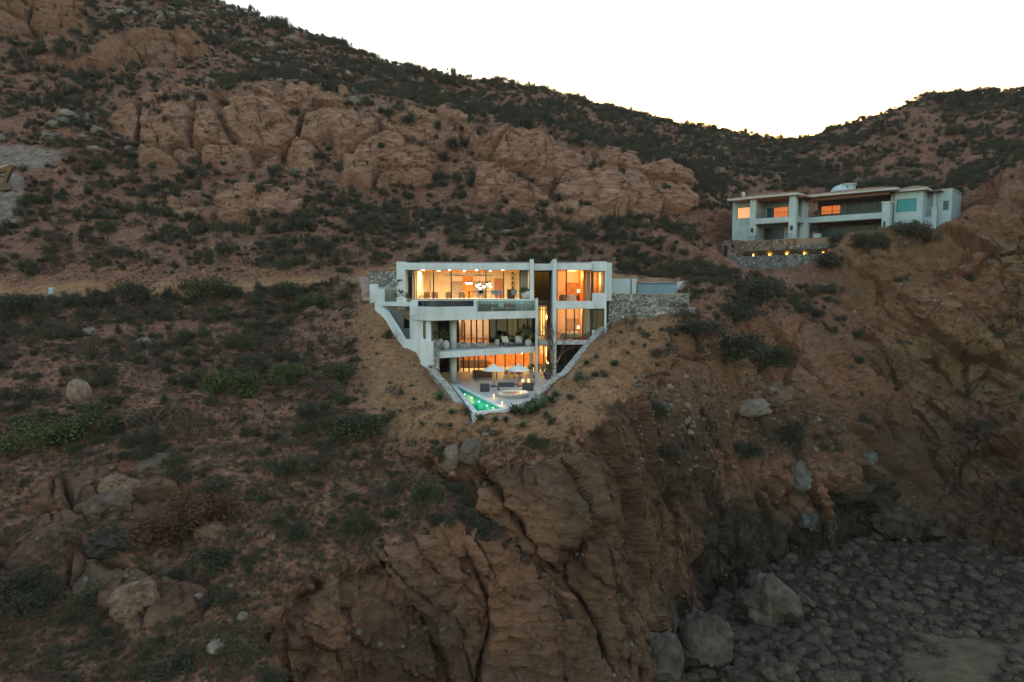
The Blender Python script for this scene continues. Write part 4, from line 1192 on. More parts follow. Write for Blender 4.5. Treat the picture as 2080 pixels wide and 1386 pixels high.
S = dict((k, ns(k)) for k in (1488, 1523, 1535, 1602, 1616))
# storeys: left wing
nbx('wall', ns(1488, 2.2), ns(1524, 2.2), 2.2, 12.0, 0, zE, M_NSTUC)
w = nbx('window', ns(1499, 2.2), ns(1523, 2.2) + 0.2, 2.1, 2.195, nz(1500, 444, 2.2), nz(1500, 423, 2.2), M_ORNW)
nbx('window_frame', ns(1499, 2.2) - 0.12, ns(1523, 2.2) + 0.2, 2.06, 2.19, nz(1500, 423, 2.2), nz(1500, 423, 2.2) + 0.12, M_BLACK, w)
nbx('window_frame', ns(1499, 2.2) - 0.12, ns(1499, 2.2) - 0.001, 2.06, 2.19, nz(1500, 445, 2.2), nz(1500, 423, 2.2), M_BLACK, w)
for a, b_ in ((1523, 1535), (1602, 1616)):
    pr = nbx('pier', ns(a), ns(b_), 0, 1.0, -0.3, zE, M_NSTUC)
    nbx('pier_moulding', ns(a) - 0.08, ns(b_) + 0.08, -0.08, 1.08, zS1 + 1.9, zS1 + 2.1, M_NTRIM, pr)
    nbx('wall_lantern', (ns(a) + ns(b_)) / 2 - 0.17, (ns(a) + ns(b_)) / 2 + 0.17, -0.35, -0.002, 1.5, 2.3, M_BLACK, pr)
nbx('balcony_slab', ns(1535) + 0.002, ns(1602) - 0.002, 0.1, 5.0, zS0, zS1, M_NSTUC)
nbx('balcony_ceiling', ns(1524, 2.2), ns(1640, 2.2), 0.3, 6.0, zE - 0.35, zE - 0.05, M_NSOFF)
nbx('room_wall', ns(1524, 5), ns(1641, 5), 5.0, 5.3, 0, zE - 0.36, M_NSTUC)
nbx('cross_wall', ns(1535) - 0.6, ns(1535) - 0.3, 1.0, 5.0, 0, zE - 0.36, M_NSTUC)
nbx('patio_glass', ns(1558, 4.9), ns(1584, 4.9), 4.86, 4.99, zS1, zS1 + 2.4, M_NGL)
nbx('glow_pane', ns(1572, 4.8), ns(1600, 4.8), 4.80, 4.85, zS1 + 0.3, zS1 + 2.3, M_LIT)
nbx('patio_glass', ns(1554, 4.9), ns(1566, 4.9), 4.86, 4.99, 0, 2.5, M_BLACK)
for a, b_ in ((1566.3, 1578), (1578.3, 1593)):
    nbx('patio_glass', ns(a, 4.9), ns(b_, 4.9), 4.86, 4.99, 0, 2.5, M_NGL)
# return beside the left wing and its second pier
nbx('pier', ns(1625, 4.2), ns(1641, 4.2), 4.2, 5.2, -0.3, zE - 3.9, M_NSTUC)
nbx('pier_upper', ns(1627, 4.2), ns(1634, 4.2), 4.25, 5.1, zE - 3.9, zE - 0.36, M_NSTUC)
nbx('balcony_return', ns(1602) + 0.2, ns(1616), 1.0, 4.2, zS0, zS1, M_NSTUC)
nbx('amber_return', ns(1616, 3) - 0.5, ns(1616, 3) - 0.4, 1.0, 4.2, zS1, zE - 0.36, M_NSOFF)
# long middle section (set back)
D = 4.4
sA, sB = ns(1641, D) + 0.01, ns(1792, D)
zs0, zs1 = nz(1700, 454, D), nz(1700, 442, D)
nbx('balcony_slab', sA, sB, D, D + 5.0, zS0, zS1, M_NSTUC)
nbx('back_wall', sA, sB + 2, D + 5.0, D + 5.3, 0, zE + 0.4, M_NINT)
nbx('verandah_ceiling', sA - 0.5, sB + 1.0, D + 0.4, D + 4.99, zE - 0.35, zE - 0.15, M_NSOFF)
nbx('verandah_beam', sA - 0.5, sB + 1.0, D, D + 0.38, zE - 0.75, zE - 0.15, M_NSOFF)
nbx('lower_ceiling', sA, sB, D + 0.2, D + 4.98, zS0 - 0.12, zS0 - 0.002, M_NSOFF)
gd = D + 4.9
ed = [1668, 1690, 1707, 1721, 1728, 1746, 1765, 1782, 1800]
for a, b_ in zip(ed[:-1], ed[1:]):
    for lo, hi in ((0, 2.5), (zS1, zS1 + 2.6)):
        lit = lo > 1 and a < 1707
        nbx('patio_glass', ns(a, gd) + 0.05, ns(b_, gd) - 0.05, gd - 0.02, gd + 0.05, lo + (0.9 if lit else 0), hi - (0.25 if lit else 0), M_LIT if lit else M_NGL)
for px in ed:
    for lo, hi in ((0, 2.6), (zS1, zS1 + 2.7)):
        nbx('mullion', ns(px, gd) - 0.045, ns(px, gd) + 0.045, gd - 0.06, gd + 0.06, lo, hi, M_BLACK)
# right hand pier, balcony box and wing
pr = nbx('pier', ns(1791, D - 0.4), ns(1807, D - 0.4), D - 0.4, D + 1.2, -0.6, zS1 + 1.5, M_NSTUC)
nbx('pier_cap', ns(1791, D - 0.4) - 0.1, ns(1807, D - 0.4) + 0.1, D - 0.5, D + 1.3, zS1 + 1.5, zS1 + 1.75, M_NTRIM, pr)
nbx('wall_lantern', ns(1796, D - 0.4), ns(1799, D - 0.4), D - 0.7, D - 0.402, 1.4, 2.4, M_BLACK, pr)
nbx('pier', ns(1808, D + 2.2), ns(1816, D + 2.2), D + 2.2, D + 3.0, -0.6, zE + 0.2, M_NSTUC)
W = D + 1.6
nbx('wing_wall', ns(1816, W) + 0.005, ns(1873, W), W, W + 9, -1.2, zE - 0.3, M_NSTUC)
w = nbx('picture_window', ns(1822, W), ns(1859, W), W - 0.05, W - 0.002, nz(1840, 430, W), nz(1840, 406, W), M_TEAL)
for a, b_, c_, e_ in ((1821, 1822, 431, 405), (1859, 1859.8, 431, 405)):
    nbx('window_frame', ns(a, W), ns(b_, W), W - 0.1, W - 0.003, nz(1840, c_, W), nz(1840, e_, W), M_BLACK, w)
nbx('window_frame', ns(1822, W), ns(1859, W), W - 0.1, W - 0.003, nz(1840, 406, W), nz(1840, 404.8, W), M_BLACK, w)
nbx('low_window', ns(1822, W), ns(1835, W), W - 0.05, W - 0.004, nz(1830, 468, W), nz(1830, 453, W), M_BLACK)
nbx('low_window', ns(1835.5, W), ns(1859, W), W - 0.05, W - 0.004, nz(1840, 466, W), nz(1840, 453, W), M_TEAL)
# far balcony and rear tower
B = W + 2.2
nbx('balcony_wall', ns(1873, B) + 0.01, ns(1903, B), B, B + 0.3, -0.5, nz(1890, 441, B), M_NSTUC)
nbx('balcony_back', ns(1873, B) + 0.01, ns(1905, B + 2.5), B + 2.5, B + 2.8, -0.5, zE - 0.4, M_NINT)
nbx('balcony_pier', ns(1892, B), ns(1903, B), B - 0.2, B + 0.9, -0.5, nz(1897, 421, B), M_NSTUC)
nbx('balcony_column', ns(1894, B + 1), ns(1900, B + 1), B + 1.0, B + 1.5, nz(1897, 421, B), zE - 0.45, M_NSTUC)
nbx('balcony_roof', ns(1873, B), ns(1910, B), B - 0.3, B + 3, zE - 0.45, zE - 0.2, M_TILE)
T = W + 4.0
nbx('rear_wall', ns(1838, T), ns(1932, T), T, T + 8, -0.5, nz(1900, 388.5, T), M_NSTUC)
nbx('parapet', ns(1838, T) - 0.1, ns(1932, T) + 0.12, T - 0.12, T + 8.1, nz(1900, 388.5, T), nz(1900, 386, T), M_NTRIM)
w = nbx('window', ns(1915, T), ns(1926, T), T - 0.05, T - 0.002, nz(1920, 427, T), nz(1920, 408, T), M_NGL)
nbx('window_frame', ns(1915, T), ns(1926, T), T - 0.09, T - 0.051, nz(1920, 418, T), nz(1920, 417, T), M_BLACK, w)
# roofs: low hips with a trim board along the eaves
def hip(s0, s1, d0, d1, z, rise, name='roof'):
    i = min(d1 - d0, s1 - s0) * 0.42
    mb = MB().add([(s0, d0, z), (s1, d0, z), (s1, d1, z), (s0, d1, z), (s0 + i, d0 + i, z + rise), (s1 - i, d0 + i, z + rise), (s1 - i, d1 - i, z + rise), (s0 + i, d1 - i, z + rise)],
                  [(0, 3, 2, 1), (0, 1, 5, 4), (1, 2, 6, 5), (2, 3, 7, 6), (3, 0, 4, 7), (4, 5, 6, 7)])
    r = nlocal(mb, name, M_TILE)
    nbx('eave_board', s0 + 0.1, s1 - 0.1, d0 + 0.1, d1 - 0.1, z - 0.42, z - 0.004, M_NTRIM, r)
    return r
r1 = hip(ns(1485, 1.2), ns(1620, -0.9), -0.9, 11, zE + 0.42, 0.9)
hip(ns(1634, D - 1), ns(1822, D - 1), D - 1.1, D + 10, zE + 0.30, 0.9)
hip(ns(1816, W - 0.8), ns(1883, W - 0.8), W - 0.9, W + 8, zE + 0.1, 0.6)
nlocal(MB().lathe((ns(1509, 4), 4, zE + 0.8), [(0.3, 0), (0.3, 0.7), (0.45, 0.75), (0.35, 1.1), (0.05, 1.3)], 10), 'chimney_pot', M_NTRIM, r1)
dd = D + 6.5
dome = nlocal(MB().lathe((ns(1706, dd), dd, zE + 0.9), [(1.75, 0), (1.75, 0.5), (1.62, 0.85), (1.3, 1.25), (0.8, 1.55), (0.25, 1.68), (0.05, 1.9)], 20), 'dome', M_NSTUC, nb, True)
tw = nbx('bell_tower', ns(1714, dd), ns(1732, dd), dd - 0.6, dd + 1.2, zE + 0.6, nz(1722, 376, dd), M_NSTUC)
nbx('tower_cap', ns(1712, dd), ns(1734, dd), dd - 0.75, dd + 1.35, nz(1722, 376, dd), nz(1722, 373.5, dd), M_NTRIM, tw)
nbx('tower_opening', ns(1719.5, dd), ns(1723, dd), dd - 0.63, dd - 0.601, nz(1722, 384, dd), nz(1722, 379, dd), M_BLACK, tw)
# balcony rails
def rail(s0, s1, d, z0, h=0.95, n=None):
    r = nbx('balcony_rail', s0, s1, d - 0.03, d + 0.03, z0 + h - 0.05, z0 + h, M_BLACK)
    n = n or max(4, int((s1 - s0) / 0.28))
    for i in range(n + 1):
        x = s0 + (s1 - s0) * i / n
        nbx('baluster', x - 0.02, x + 0.02, d - 0.02, d + 0.02, z0, z0 + h - 0.051, M_BLACK, r)
rail(ns(1535) + 0.05, ns(1602) - 0.05, 0.35, zS1)
rail(sA, sB - 0.2, D + 0.3, zS1)
rail(ns(1526), ns(1602), -0.5, -0.1)
rail(ns(1602), ns(1616), -0.9, -0.1)
# terrace furniture of the neighbour
for s_ in (ns(1655, 6), ):
    t = nbx('planter_box', s_, s_ + 1.2, 5.5, 6.5, -0.1, 1.1, M_NSTUC)
# its stone terraces: things of their own
def nworld(s_, d, z=0): 
    p = Vector((nbL.x, nbL.y, 0)) + nA * s_ + nN * d
    return Vector((p.x, p.y, NZ0 + z))
def nwall(name, a, b_, d, z0, z1, th, m, label):
    root = empty(name, tuple(nworld((a + b_) / 2, d, z0)), label, 'stone wall', rz=nb.rotation_euler.z); root['kind'] = 'thing'
    h = (b_ - a) / 2
    nlocal(MB().box(-h, h, 0, th, 0, z1 - z0 - 0.2), 'wall_body', m, root)
    nlocal(MB().box(-h - 0.05, h + 0.05, -0.06, th + 0.05, z1 - z0 - 0.2, z1 - z0), 'coping', m, root)
    return root
M_NSTONE = stone_material('neighbour_rubble_stone', (0.185, 0.150, 0.120), 2.6)
M_NSTONE2 = stone_material('neighbour_grey_stone', (0.17, 0.18, 0.175), 2.6)
nwall('terrace_wall', ns(1500, -1.2), ns(1616, -1.2), -1.4, -4.2, -0.12, 0.8, M_NSTONE, 'brown rubble terrace wall directly under the white hillside house')
nwall('planter_wall', ns(1616, -1.0) + 0.05, ns(1790, -1.0), -1.0, -3.2, -0.15, 2.0, plain('tan_render', (0.20, 0.15, 0.115), 0.9, 0.1, 1.0), 'smooth tan planter wall under the long verandah of the hillside house')
nwall('terrace_wall', ns(1616, -1.5) + 0.05, ns(1740, -1.5), -1.7, -4.4, nz(1680, 496, -1.7), 0.6, M_NSTONE2, 'grey rubble wall below the smooth tan planter wall')
nwall('terrace_wall', ns(1461, -5), ns(1722, -5), -5.0, nz(1600, 556, -5) - 0.8, nz(1600, 518, -5), 0.8, M_NSTONE2, 'long grey stone retaining wall below the row of lit garden plants')
gh = nwall('gatehouse', ns(1468, -2.6), ns(1500, -2.6), -2.6, nz(1480, 522, -2.6) - 0.3, nz(1480, 489, -2.6), 3.0, M_NSTONE, 'small stone outbuilding with dark doorway beside the terrace wall')
gh['category'] = 'outbuilding'
hw = (ns(1500, -2.6) - ns(1468, -2.6)) / 2
nlocal(MB().box(-hw + 0.4, -hw + 1.1, -0.04, -0.002, 0, 2.5), 'doorway', M_BLACK, gh)
nlocal(MB().box(hw - 1.3, hw - 0.7, -0.04, -0.002, 2.0, 2.8), 'window', M_BLACK, gh)
# ================================================================== TERRACE FURNITURE AND FITTINGS
def umbrella(px, py_top, Y, label):
    base = Vector((X(px, Y, 780), Y, Z1))
    r = empty('patio_umbrella', tuple(base), label, 'umbrella', 'umbrellas on the pool terrace')
    zt = Z(py_top, Y) ; zb = Z(py_top + 10, Y)
    MB().tube([base, (base.x, base.y, zt + 0.1)], 0.035, 8).build('pole', M_BLACK, r)
    MB().lathe(base, [(0.35, 0), (0.35, 0.06), (0.08, 0.1)], 14).build('base', M_BLACK, r)
    n = 8
    vs = [(base.x, base.y, zt)] ; fs = []
    for k in range(n):
        a = 2 * math.pi * (k + 0.5) / n
        vs.append((base.x + 1.16 * math.cos(a), base.y + 1.16 * math.sin(a), zb))
    for k in range(n):
        a = 2 * math.pi * (k + 0.5) / n
        vs.append((base.x + 1.16 * math.cos(a), base.y + 1.16 * math.sin(a), zb - 0.09))
    for k in range(n):
        j = (k + 1) % n
        fs += [(0, 1 + k, 1 + j), (1 + k, 1 + n + k, 1 + n + j, 1 + j)]
    MB().add(vs, fs).build('canopy', M_WHITEF, r)
    MB().lathe((base.x, base.y, zt - 0.02), [(0.22, 0), (0.05, 0.14)], 8).build('vent_cap', M_WHITEF, r)
    for k in range(n):
        a = 2 * math.pi * (k + 0.5) / n
        MB().tube([(base.x, base.y, zt - 0.06), (base.x + 1.14 * math.cos(a), base.y + 1.14 * math.sin(a), zb - 0.03)], 0.012, 4).build('rib', M_BLACK, r)
umbrella(1003.5, 741, 66.4, 'white canvas umbrella beside the dark lounge chair on the pool terrace')
umbrella(1052.5, 741, 67.6, 'white canvas umbrella behind the round fire pit near the garden wall')

def soft(name, x0, x1, y0, y1, z0, z1, m, parent, bev=0.08):
    return box(name, x0, x1, y0, y1, z0, z1, m, parent, bev)

def sofa(name, px0, px1, Y, z, label, m, depth=0.95, back='far', cushions=3, cat='sofa', group=None, parent_z=None):
    x0, x1 = X(px0, Y, 780), X(px1, Y, 780)
    r = empty(name, ((x0 + x1) / 2, Y + depth / 2, z), label, cat, group)
    soft('base', x0, x1, Y, Y + depth, z + 0.06, z + 0.28, m, r, 0.03)
    by = Y + depth - 0.22 if back == 'far' else Y
    soft('backrest', x0, x1, by, by + 0.22, z + 0.283, z + 0.78, m, r)
    n = cushions; w = (x1 - x0 - 0.3) / n
    s0 = Y + (0.02 if back == 'far' else 0.24)
    for i in range(n):
        soft('seat_cushion', x0 + 0.15 + w * i + 0.02, x0 + 0.15 + w * (i + 1) - 0.02, s0, s0 + depth - 0.28, z + 0.285, z + 0.46, m, r, 0.06)
    for xa in (x0, x1 - 0.14):
        soft('armrest', xa, xa + 0.14, (Y if back == 'far' else Y + 0.23), (Y + depth - 0.23 if back == 'far' else Y + depth), z + 0.283, z + 0.6, m, r, 0.04)
    for xa in (x0 + 0.08, x1 - 0.14):
        for ya in (Y + 0.08, Y + depth - 0.14):
            box('foot', xa, xa + 0.06, ya, ya + 0.06, z, z + 0.06, M_BLACK, r)
    return r
def bolster(px, Y, z, w, label):
    x = X(px, Y, 790)
    r = empty('rolled_daybed', (x, Y, z), label, 'daybed')
    MB().tube([(x - w / 2, Y, z + 0.36), (x - w / 2 + 0.08, Y, z + 0.36), (x + w / 2 - 0.08, Y, z + 0.36), (x + w / 2, Y, z + 0.36)], 0.27, 14).build('bolster', M_GREYF, r, True)
    soft('mattress', x - w / 2, x + w / 2, Y + 0.2, Y + 1.3, z + 0.05, z + 0.26, M_DARKGREY, r)
    for k in (-1, 1):
        box('leg', x + k * (w / 2 - 0.1) - 0.03, x + k * (w / 2 - 0.1) + 0.03, Y + 1.1, Y + 1.16, z, z + 0.05, M_BLACK, r)
        MB().tube([(x + k * w / 4, Y - 0.01, z + 0.095), (x + k * w / 4, Y - 0.281, z + 0.36), (x + k * w / 4, Y, z + 0.64)], 0.015, 5).build('strap', M_BLACK, r)
sofa('lounge_sofa', 1011, 1045, 63.6, Z1, 'charcoal sofa on the pool terrace behind the grey rolled daybed', M_DARKGREY, back='near', cushions=2)
bolster(1030, 61.6, Z1, 1.45, 'grey rolled daybed between the charcoal sofa and the round fire pit')
sofa('lounge_chair', 975, 994, 62.8, Z1, 'charcoal lounge chair alone beside the turquoise pool rim', M_DARKGREY, back='near', cushions=1, cat='armchair')
sofa('lounge_sofa', 1061, 1084, 63.4, Z1, 'charcoal two-seat sofa beside the garden wall planting', M_DARKGREY, back='near', cushions=2)
# low table with lit things
lt = empty('coffee_table', (X(1070, 66, 780), 66.2, Z1), 'low table with glowing candle lanterns between sofas and house', 'table')
tx0, tx1 = X(1056, 66, 780), X(1082, 66, 780)
box('table_top', tx0, tx1, 65.9, 66.7, Z1 + 0.36, Z1 + 0.42, M_WOOD, lt)
for xa in (tx0 + 0.05, tx1 - 0.12):
    for ya in (65.95, 66.58):
        box('leg', xa, xa + 0.07, ya, ya + 0.07, Z1, Z1 + 0.36, M_BLACK, lt)
for k, px in enumerate((1062, 1074)):
    ln = MB().lathe((X(px, 66.2, 778), 66.25, Z1 + 0.421), [(0.12, 0), (0.12, 0.3), (0.05, 0.34)], 10).build('candle_lantern', emis('lantern_glow%d' % k, (1.0, 0.5, 0.2), 0.15)); prop(ln, 'small glowing candle lantern on the low terrace table', 'lantern', 'candle lanterns on the low table')
lamp('table_glow', (X(1068, 66), 65.6, Z1 + 0.9), 3, WARM, 0.1, lt)
for k, (px, Y_, m_) in enumerate(((1057, 66.2, M_TERRA), (1078, 67.2, M_TERRA))):
    x = X(px, Y_, 778)
    q = empty('pouf', (x, Y_, Z1), ['rose fabric pouf at the left end of the low lantern table', 'rose fabric pouf behind the low lantern table'][k], 'pouf')
    MB().lathe((x, Y_, Z1 + 0.03), [(0.34, 0), (0.4, 0.08), (0.4, 0.36), (0.33, 0.45)], 14).build('cushion', m_, q, True)
    MB().lathe((x, Y_, Z1), [(0.3, 0), (0.3, 0.03)], 14).build('base', M_BLACK, q)
# round fire pit
fp = PZ(1043, 806, Z1)
fpr = empty('fire_pit', tuple(fp), 'round pale stone fire pit ringed by agaves on the terrace edge', 'fire pit')
MB().lathe(fp, [(1.28, -0.25), (1.34, 0.28), (1.42, 0.30), (1.42, 0.42), (1.2, 0.42), (1.18, 0.15)], 30).build('bowl', M_CERAM, fpr, True)
MB().lathe((fp.x, fp.y, fp.z + 0.16), [(1.15, 0), (1.15, 0.1)], 24).build('bench_top', M_TERRA, fpr)
lamp('fire_glow', (fp.x + 0.5, fp.y + 0.2, fp.z + 0.75), 2.0, WARM, 0.12, fpr)
for k, (px, py) in enumerate(((1003, 803), (1020, 818), (1058, 798))):
    p = PZ(px, py, Z1 + 0.25)
    ln = MB().lathe((p.x, p.y, Z1), [(0.03, 0), (0.03, 0.2), (0.06, 0.21), (0.06, 0.3), (0.02, 0.33)], 8).build('garden_lantern', emis('garden_lantern_glow%d' % k, (1.0, 0.55, 0.25), 0.25)); prop(ln, 'small glowing bollard lantern among the agaves by the pool', 'lantern', 'bollard lanterns by the pool')
    lamp('lantern_glow', (p.x, p.y - 0.3, Z1 + 0.5), 1.5, WARM, 0.06, ln)
# loggia: long bench table and dining set
def table(name, px0, px1, Y, depth, z, h, m, label, cat='table'):
    x0, x1 = X(px0, Y, 770), X(px1, Y, 770)
    r = empty(name, ((x0 + x1) / 2, Y + depth / 2, z), label, cat)
    box('table_top', x0, x1, Y, Y + depth, z + h - 0.07, z + h, m, r)
    for xa in (x0 + 0.06, x1 - 0.16):
        for ya in (Y + 0.06, Y + depth - 0.16):
            box('leg', xa, xa + 0.1, ya, ya + 0.1, z, z + h - 0.072, m, r)
    return r
table('console_table', 964, 1011, 71.5, 0.7, Z1, 0.95, M_BLACK, 'long black console table in front of the tan loggia sofa')
sofa('loggia_sofa', 960, 1000, 73.6, Z1, 'tan sofa in the loggia behind the long black console table', plain('tan_upholstery', (0.20, 0.13, 0.09), 0.9, 0.15, 8.0), back='near')
table('dining_table', 1026, 1060, 73.0, 1.1, Z1, 0.76, M_WOOD_D, 'dark wooden dining table under the loggia behind the umbrellas')
def chair(px, Y, z, m, label, group, face=-1, s=0.5, name='dining_chair'):
    x = X(px, Y, 770)
    r = empty(name, (x, Y, z), label, 'chair', group)
    h = s / 2
    box('seat', x - h, x + h, Y - h, Y + h, z + 0.42, z + 0.50, m, r, 0.02)
    yb = Y - face * (h - 0.03)
    box('backrest', x - h, x + h, yb - 0.03, yb + 0.03, z + 0.56, z + 0.95, m, r, 0.02)
    for sx in (-1, 1):
        for sy in (-1, 1):
            top = z + (0.559 if sy * -face > 0 else 0.419)
            box('leg', x + sx * (h - 0.04) - 0.02, x + sx * (h - 0.04) + 0.02, Y + sy * (h - 0.04) - 0.02, Y + sy * (h - 0.04) + 0.02, z, top, M_BLACK, r)
    return r
for px in (1029, 1040, 1051, 1058):
    chair(px, 72.5, Z1, M_TERRA, 'rust dining chair at the dark loggia table', 'loggia dining chairs', 1)
# middle terrace
def pouf(px, Y, z, r_, label):
    x = X(px, Y, 700)
    q = empty('bean_bag', (x, Y, z), label, 'bean bag')
    MB().lathe((x, Y, z), [(r_ * 0.8, 0), (r_, 0.12), (r_ * 1.02, 0.3), (r_ * 0.8, 0.5), (r_ * 0.3, 0.6)], 18).build('cushion', M_GREYF, q, True)
    for k in range(18):
        a = 2 * math.pi * k / 18
        MB().tube([(x + r_ * 0.82 * math.cos(a), Y + r_ * 0.82 * math.sin(a), z + 0.01), (x + r_ * 1.01 * math.cos(a), Y + r_ * 1.01 * math.sin(a), z + 0.12), (x + r_ * 1.03 * math.cos(a), Y + r_ * 1.03 * math.sin(a), z + 0.3), (x + r_ * 0.81 * math.cos(a), Y + r_ * 0.81 * math.sin(a), z + 0.5)], 0.02, 4).build('stripe', M_WHITEF, q)
pouf(942, 70.6, Z2, 0.62, 'grey striped bean bag beside the round white column')
pouf(976, 71.0, Z2, 0.62, 'grey striped bean bag in the middle of the shaded terrace')
def lounger(px, Y, z, rz, label):
    x = X(px, Y, 700)
    r = empty('sun_lounger', (x, Y, z), label, 'sun lounger', rz=rz)
    def lb(n, x0, x1, y0, y1, z0, z1, m):
        return nlocal(MB().box(x0, x1, y0, y1, z0, z1), n, m, r)
    lb('seat_frame', -0.38, 0.38, -0.9, 0.4, 0.28, 0.34, M_BLACK)
    for k in range(5): lb('cushion_stripe', -0.36, 0.36, -0.88 + 0.25 * k, -0.66 + 0.25 * k, 0.345, 0.45, M_WHITEF if k % 2 else M_GREYF)
    me = MB().add([(-0.36, 0.4, 0.34), (0.36, 0.4, 0.34), (0.36, 0.85, 0.95), (-0.36, 0.85, 0.95), (-0.36, 0.3, 0.42), (0.36, 0.3, 0.42), (0.36, 0.76, 1.02), (-0.36, 0.76, 1.02)], [(0, 3, 2, 1), (4, 5, 6, 7), (0, 1, 5, 4), (1, 2, 6, 5), (2, 3, 7, 6), (3, 0, 4, 7)])
    nlocal(me, 'backrest', M_WHITEF, r)
    for sx in (-0.34, 0.28):
        for sy in (-0.85, 0.3): lb('leg', sx, sx + 0.06, sy, sy + 0.06, 0, 0.28, M_BLACK)
lounger(1031, 72.8, Z2, 0.5, 'white striped lounger angled beside the amber light strips')
lounger(1054, 73.2, Z2, 0.0, 'white striped lounger facing out beside the potted palm')
def pot(px, Y, z, h, r_, label, leaf=None, lh=0.9, seed=1, m=None, cat='potted plant'):
    x = X(px, Y, 700)
    q = empty('planter_pot', (x, Y, z), label, cat)
    MB().lathe((x, Y, z), [(r_ * 0.55, 0), (r_, h * 0.45), (r_ * 0.95, h * 0.75), (r_ * 0.6, h * 0.95), (r_ * 0.72, h)], 14).build('pot', m or M_CERAM, q, True)
    if leaf:
        rg = random.Random(seed); mb = MB()
        for k in range(90):
            a = rg.uniform(0, 6.28); b_ = rg.uniform(0.1, 1.3); L = lh * rg.uniform(0.5, 1.0)
            dv = Vector((math.cos(a) * math.cos(b_), math.sin(a) * math.cos(b_), math.sin(b_)))
            c = Vector((x, Y, z + h)) + dv * L * 0.75; sd = dv.cross(Vector((rg.uniform(-1, 1), rg.uniform(-1, 1), 0.3))).normalized() * 0.07
            mb.add([c - dv * 0.16, c + sd, c + dv * 0.2, c - sd], [(0, 1, 2, 3)])
        mb.build('foliage', leaf, q)
        for k in range(5):
            a = 1.3 * k
            MB().tube([(x, Y, z + h * 0.9), (x + 0.12 * math.cos(a), Y + 0.12 * math.sin(a), z + h + lh * 0.6)], 0.02, 5).build('stem', M_WOOD_D, q)
    return q
M_LEAFP = plain('potted_leaf_green', (0.055, 0.085, 0.030), 0.6, 0.3, 3.0)
pot(905, 68.4, Z2, 0.95, 0.42, 'large pale urn standing at the stone pier corner')
pot(895.5, 68.6, Z2, 1.1, 0.30, 'tall pot with leafy green plant beside the pale urn', M_LEAFP, 1.3, 3)
pot(1010, 73.4, Z2, 0.7, 0.30, 'small pale pot beside the white striped lounger', M_LEAFP, 0.5, 4)
pot(1073, 72.8, Z2, 0.75, 0.4, 'pale pot with bushy green plant at the terrace end pier', M_LEAFP, 1.5, 5)
pot(1086, 73.6, Z1, 0.6, 0.4, 'dark green shrub in a pot beside the square loggia pier', M_LEAFP, 1.4, 6)
pot(1113, 72.0, Z1, 1.0, 0.42, 'tapered charcoal pot beside the lit garden hall', M_LEAFP, 1.0, 7, M_DARKGREY)
pot(815, 75.2, Z(614, 74) , 0.5, 0.3, 'patterned pot with tall leafy plant under the outdoor shower', M_LEAFP, 1.2, 8)
pot(823, 75.6, Z(614, 74), 0.35, 0.22, 'small pot with dry reddish plant beside the dark door', plain('dry_reddish_leaf', (0.13, 0.07, 0.055), 0.8, 0.2, 3.0), 0.8, 9)
pot(1066, 75.4, ZF, 0.7, 0.35, 'leafy plant in pot against the stone pier on the upper terrace', M_LEAFP, 0.9, 10)
pot(1073, 75.2, ZF, 0.9, 0.45, 'large grey planter beside the white fin wall', None)
# upper terrace and living room
zd = ZB2 - 0.12
sofa('deck_sofa', 972, 1048, 72.9, zd, 'long grey sofa in the sunken deck behind the glass rail', M_GREYF, cushions=4)
for k, (px, m_) in enumerate(((1018, M_WHITEF), (1031, M_TERRA))):
    c_ = box('cushion', X(px, 73, 620) - 0.28, X(px, 73, 620) + 0.28, 73.1, 73.3, zd + 0.462, zd + 0.9, m_, None, 0.06)
    prop(c_, ['white cushion on the long grey deck sofa', 'brown cushion on the long grey deck sofa'][k], 'cushion')
table('deck_table', 998, 1056, 71.2, 0.7, zd, 0.45, M_STUCCO, 'long low white table in the sunken deck')
for px in (972, 976, 1000, 1010, 1040):
    chair(px + 4, 76.0, ZF, M_GREYF, 'grey armless dining chair with its back to the glass rail', 'upper terrace dining chairs', 1, 0.62)
table('long_table', 951, 1018, 78.4, 1.1, ZF, 0.82, M_WOOD_D, 'long dark dining table inside the upper living room')
def cabinet(px0, px1, Y, z, h, label):
    x0, x1 = X(px0, Y), X(px1, Y)
    r = empty('bar_cabinet', ((x0 + x1) / 2, Y, z), label, 'cabinet')
    box('carcass', x0, x1, Y, Y + 0.6, z, z + h - 0.06, M_WOOD_D, r)
    box('worktop', x0 - 0.04, x1 + 0.04, Y - 0.04, Y + 0.64, z + h - 0.058, z + h, M_BLACK, r)
    for i in (0, 1):
        box('cupboard_door', x0 + 0.04 + i * (x1 - x0) / 2, x0 - 0.04 + (i + 1) * (x1 - x0) / 2, Y - 0.02, Y - 0.001, z + 0.08, z + h - 0.1, M_WOOD_D, r)
cabinet(1030, 1046, 78.0, ZF, 1.05, 'dark bar cabinet at the east end of the living room')
sh = empty('wall_shelf', (X(1041, 86), 86.6, ZF), 'tall lit shelf unit with dark boxes in the living room', 'shelf')
for i in range(5):
    box('shelf_board', X(1037, 86), X(1046, 86), 86.5, 86.84, ZF + 0.5 + 0.6 * i, ZF + 0.55 + 0.6 * i, M_WOOD_D, sh)
    box('storage_box', X(1039, 86), X(1043, 86), 86.55, 86.8, ZF + 0.552 + 0.6 * i, ZF + 0.9 + 0.6 * i, M_BLACK, sh)
for k, (px, Y_, lab) in enumerate(((868, 79.0, 'tan armchair near the west end of the living room'), (884, 80.0, 'striped tan armchair behind the first window mullion'), (912, 80.0, 'tan armchair left of the amber niche'), (938, 79.0, 'amber armchair in front of the stone panel'))):
    sofa('armchair', px - 6, px + 7, Y_, ZF, lab, plain('armchair_fabric%d' % k, (0.42, 0.27, 0.16), 0.9, 0.2, 6.0), back='near', cushions=1, cat='armchair')
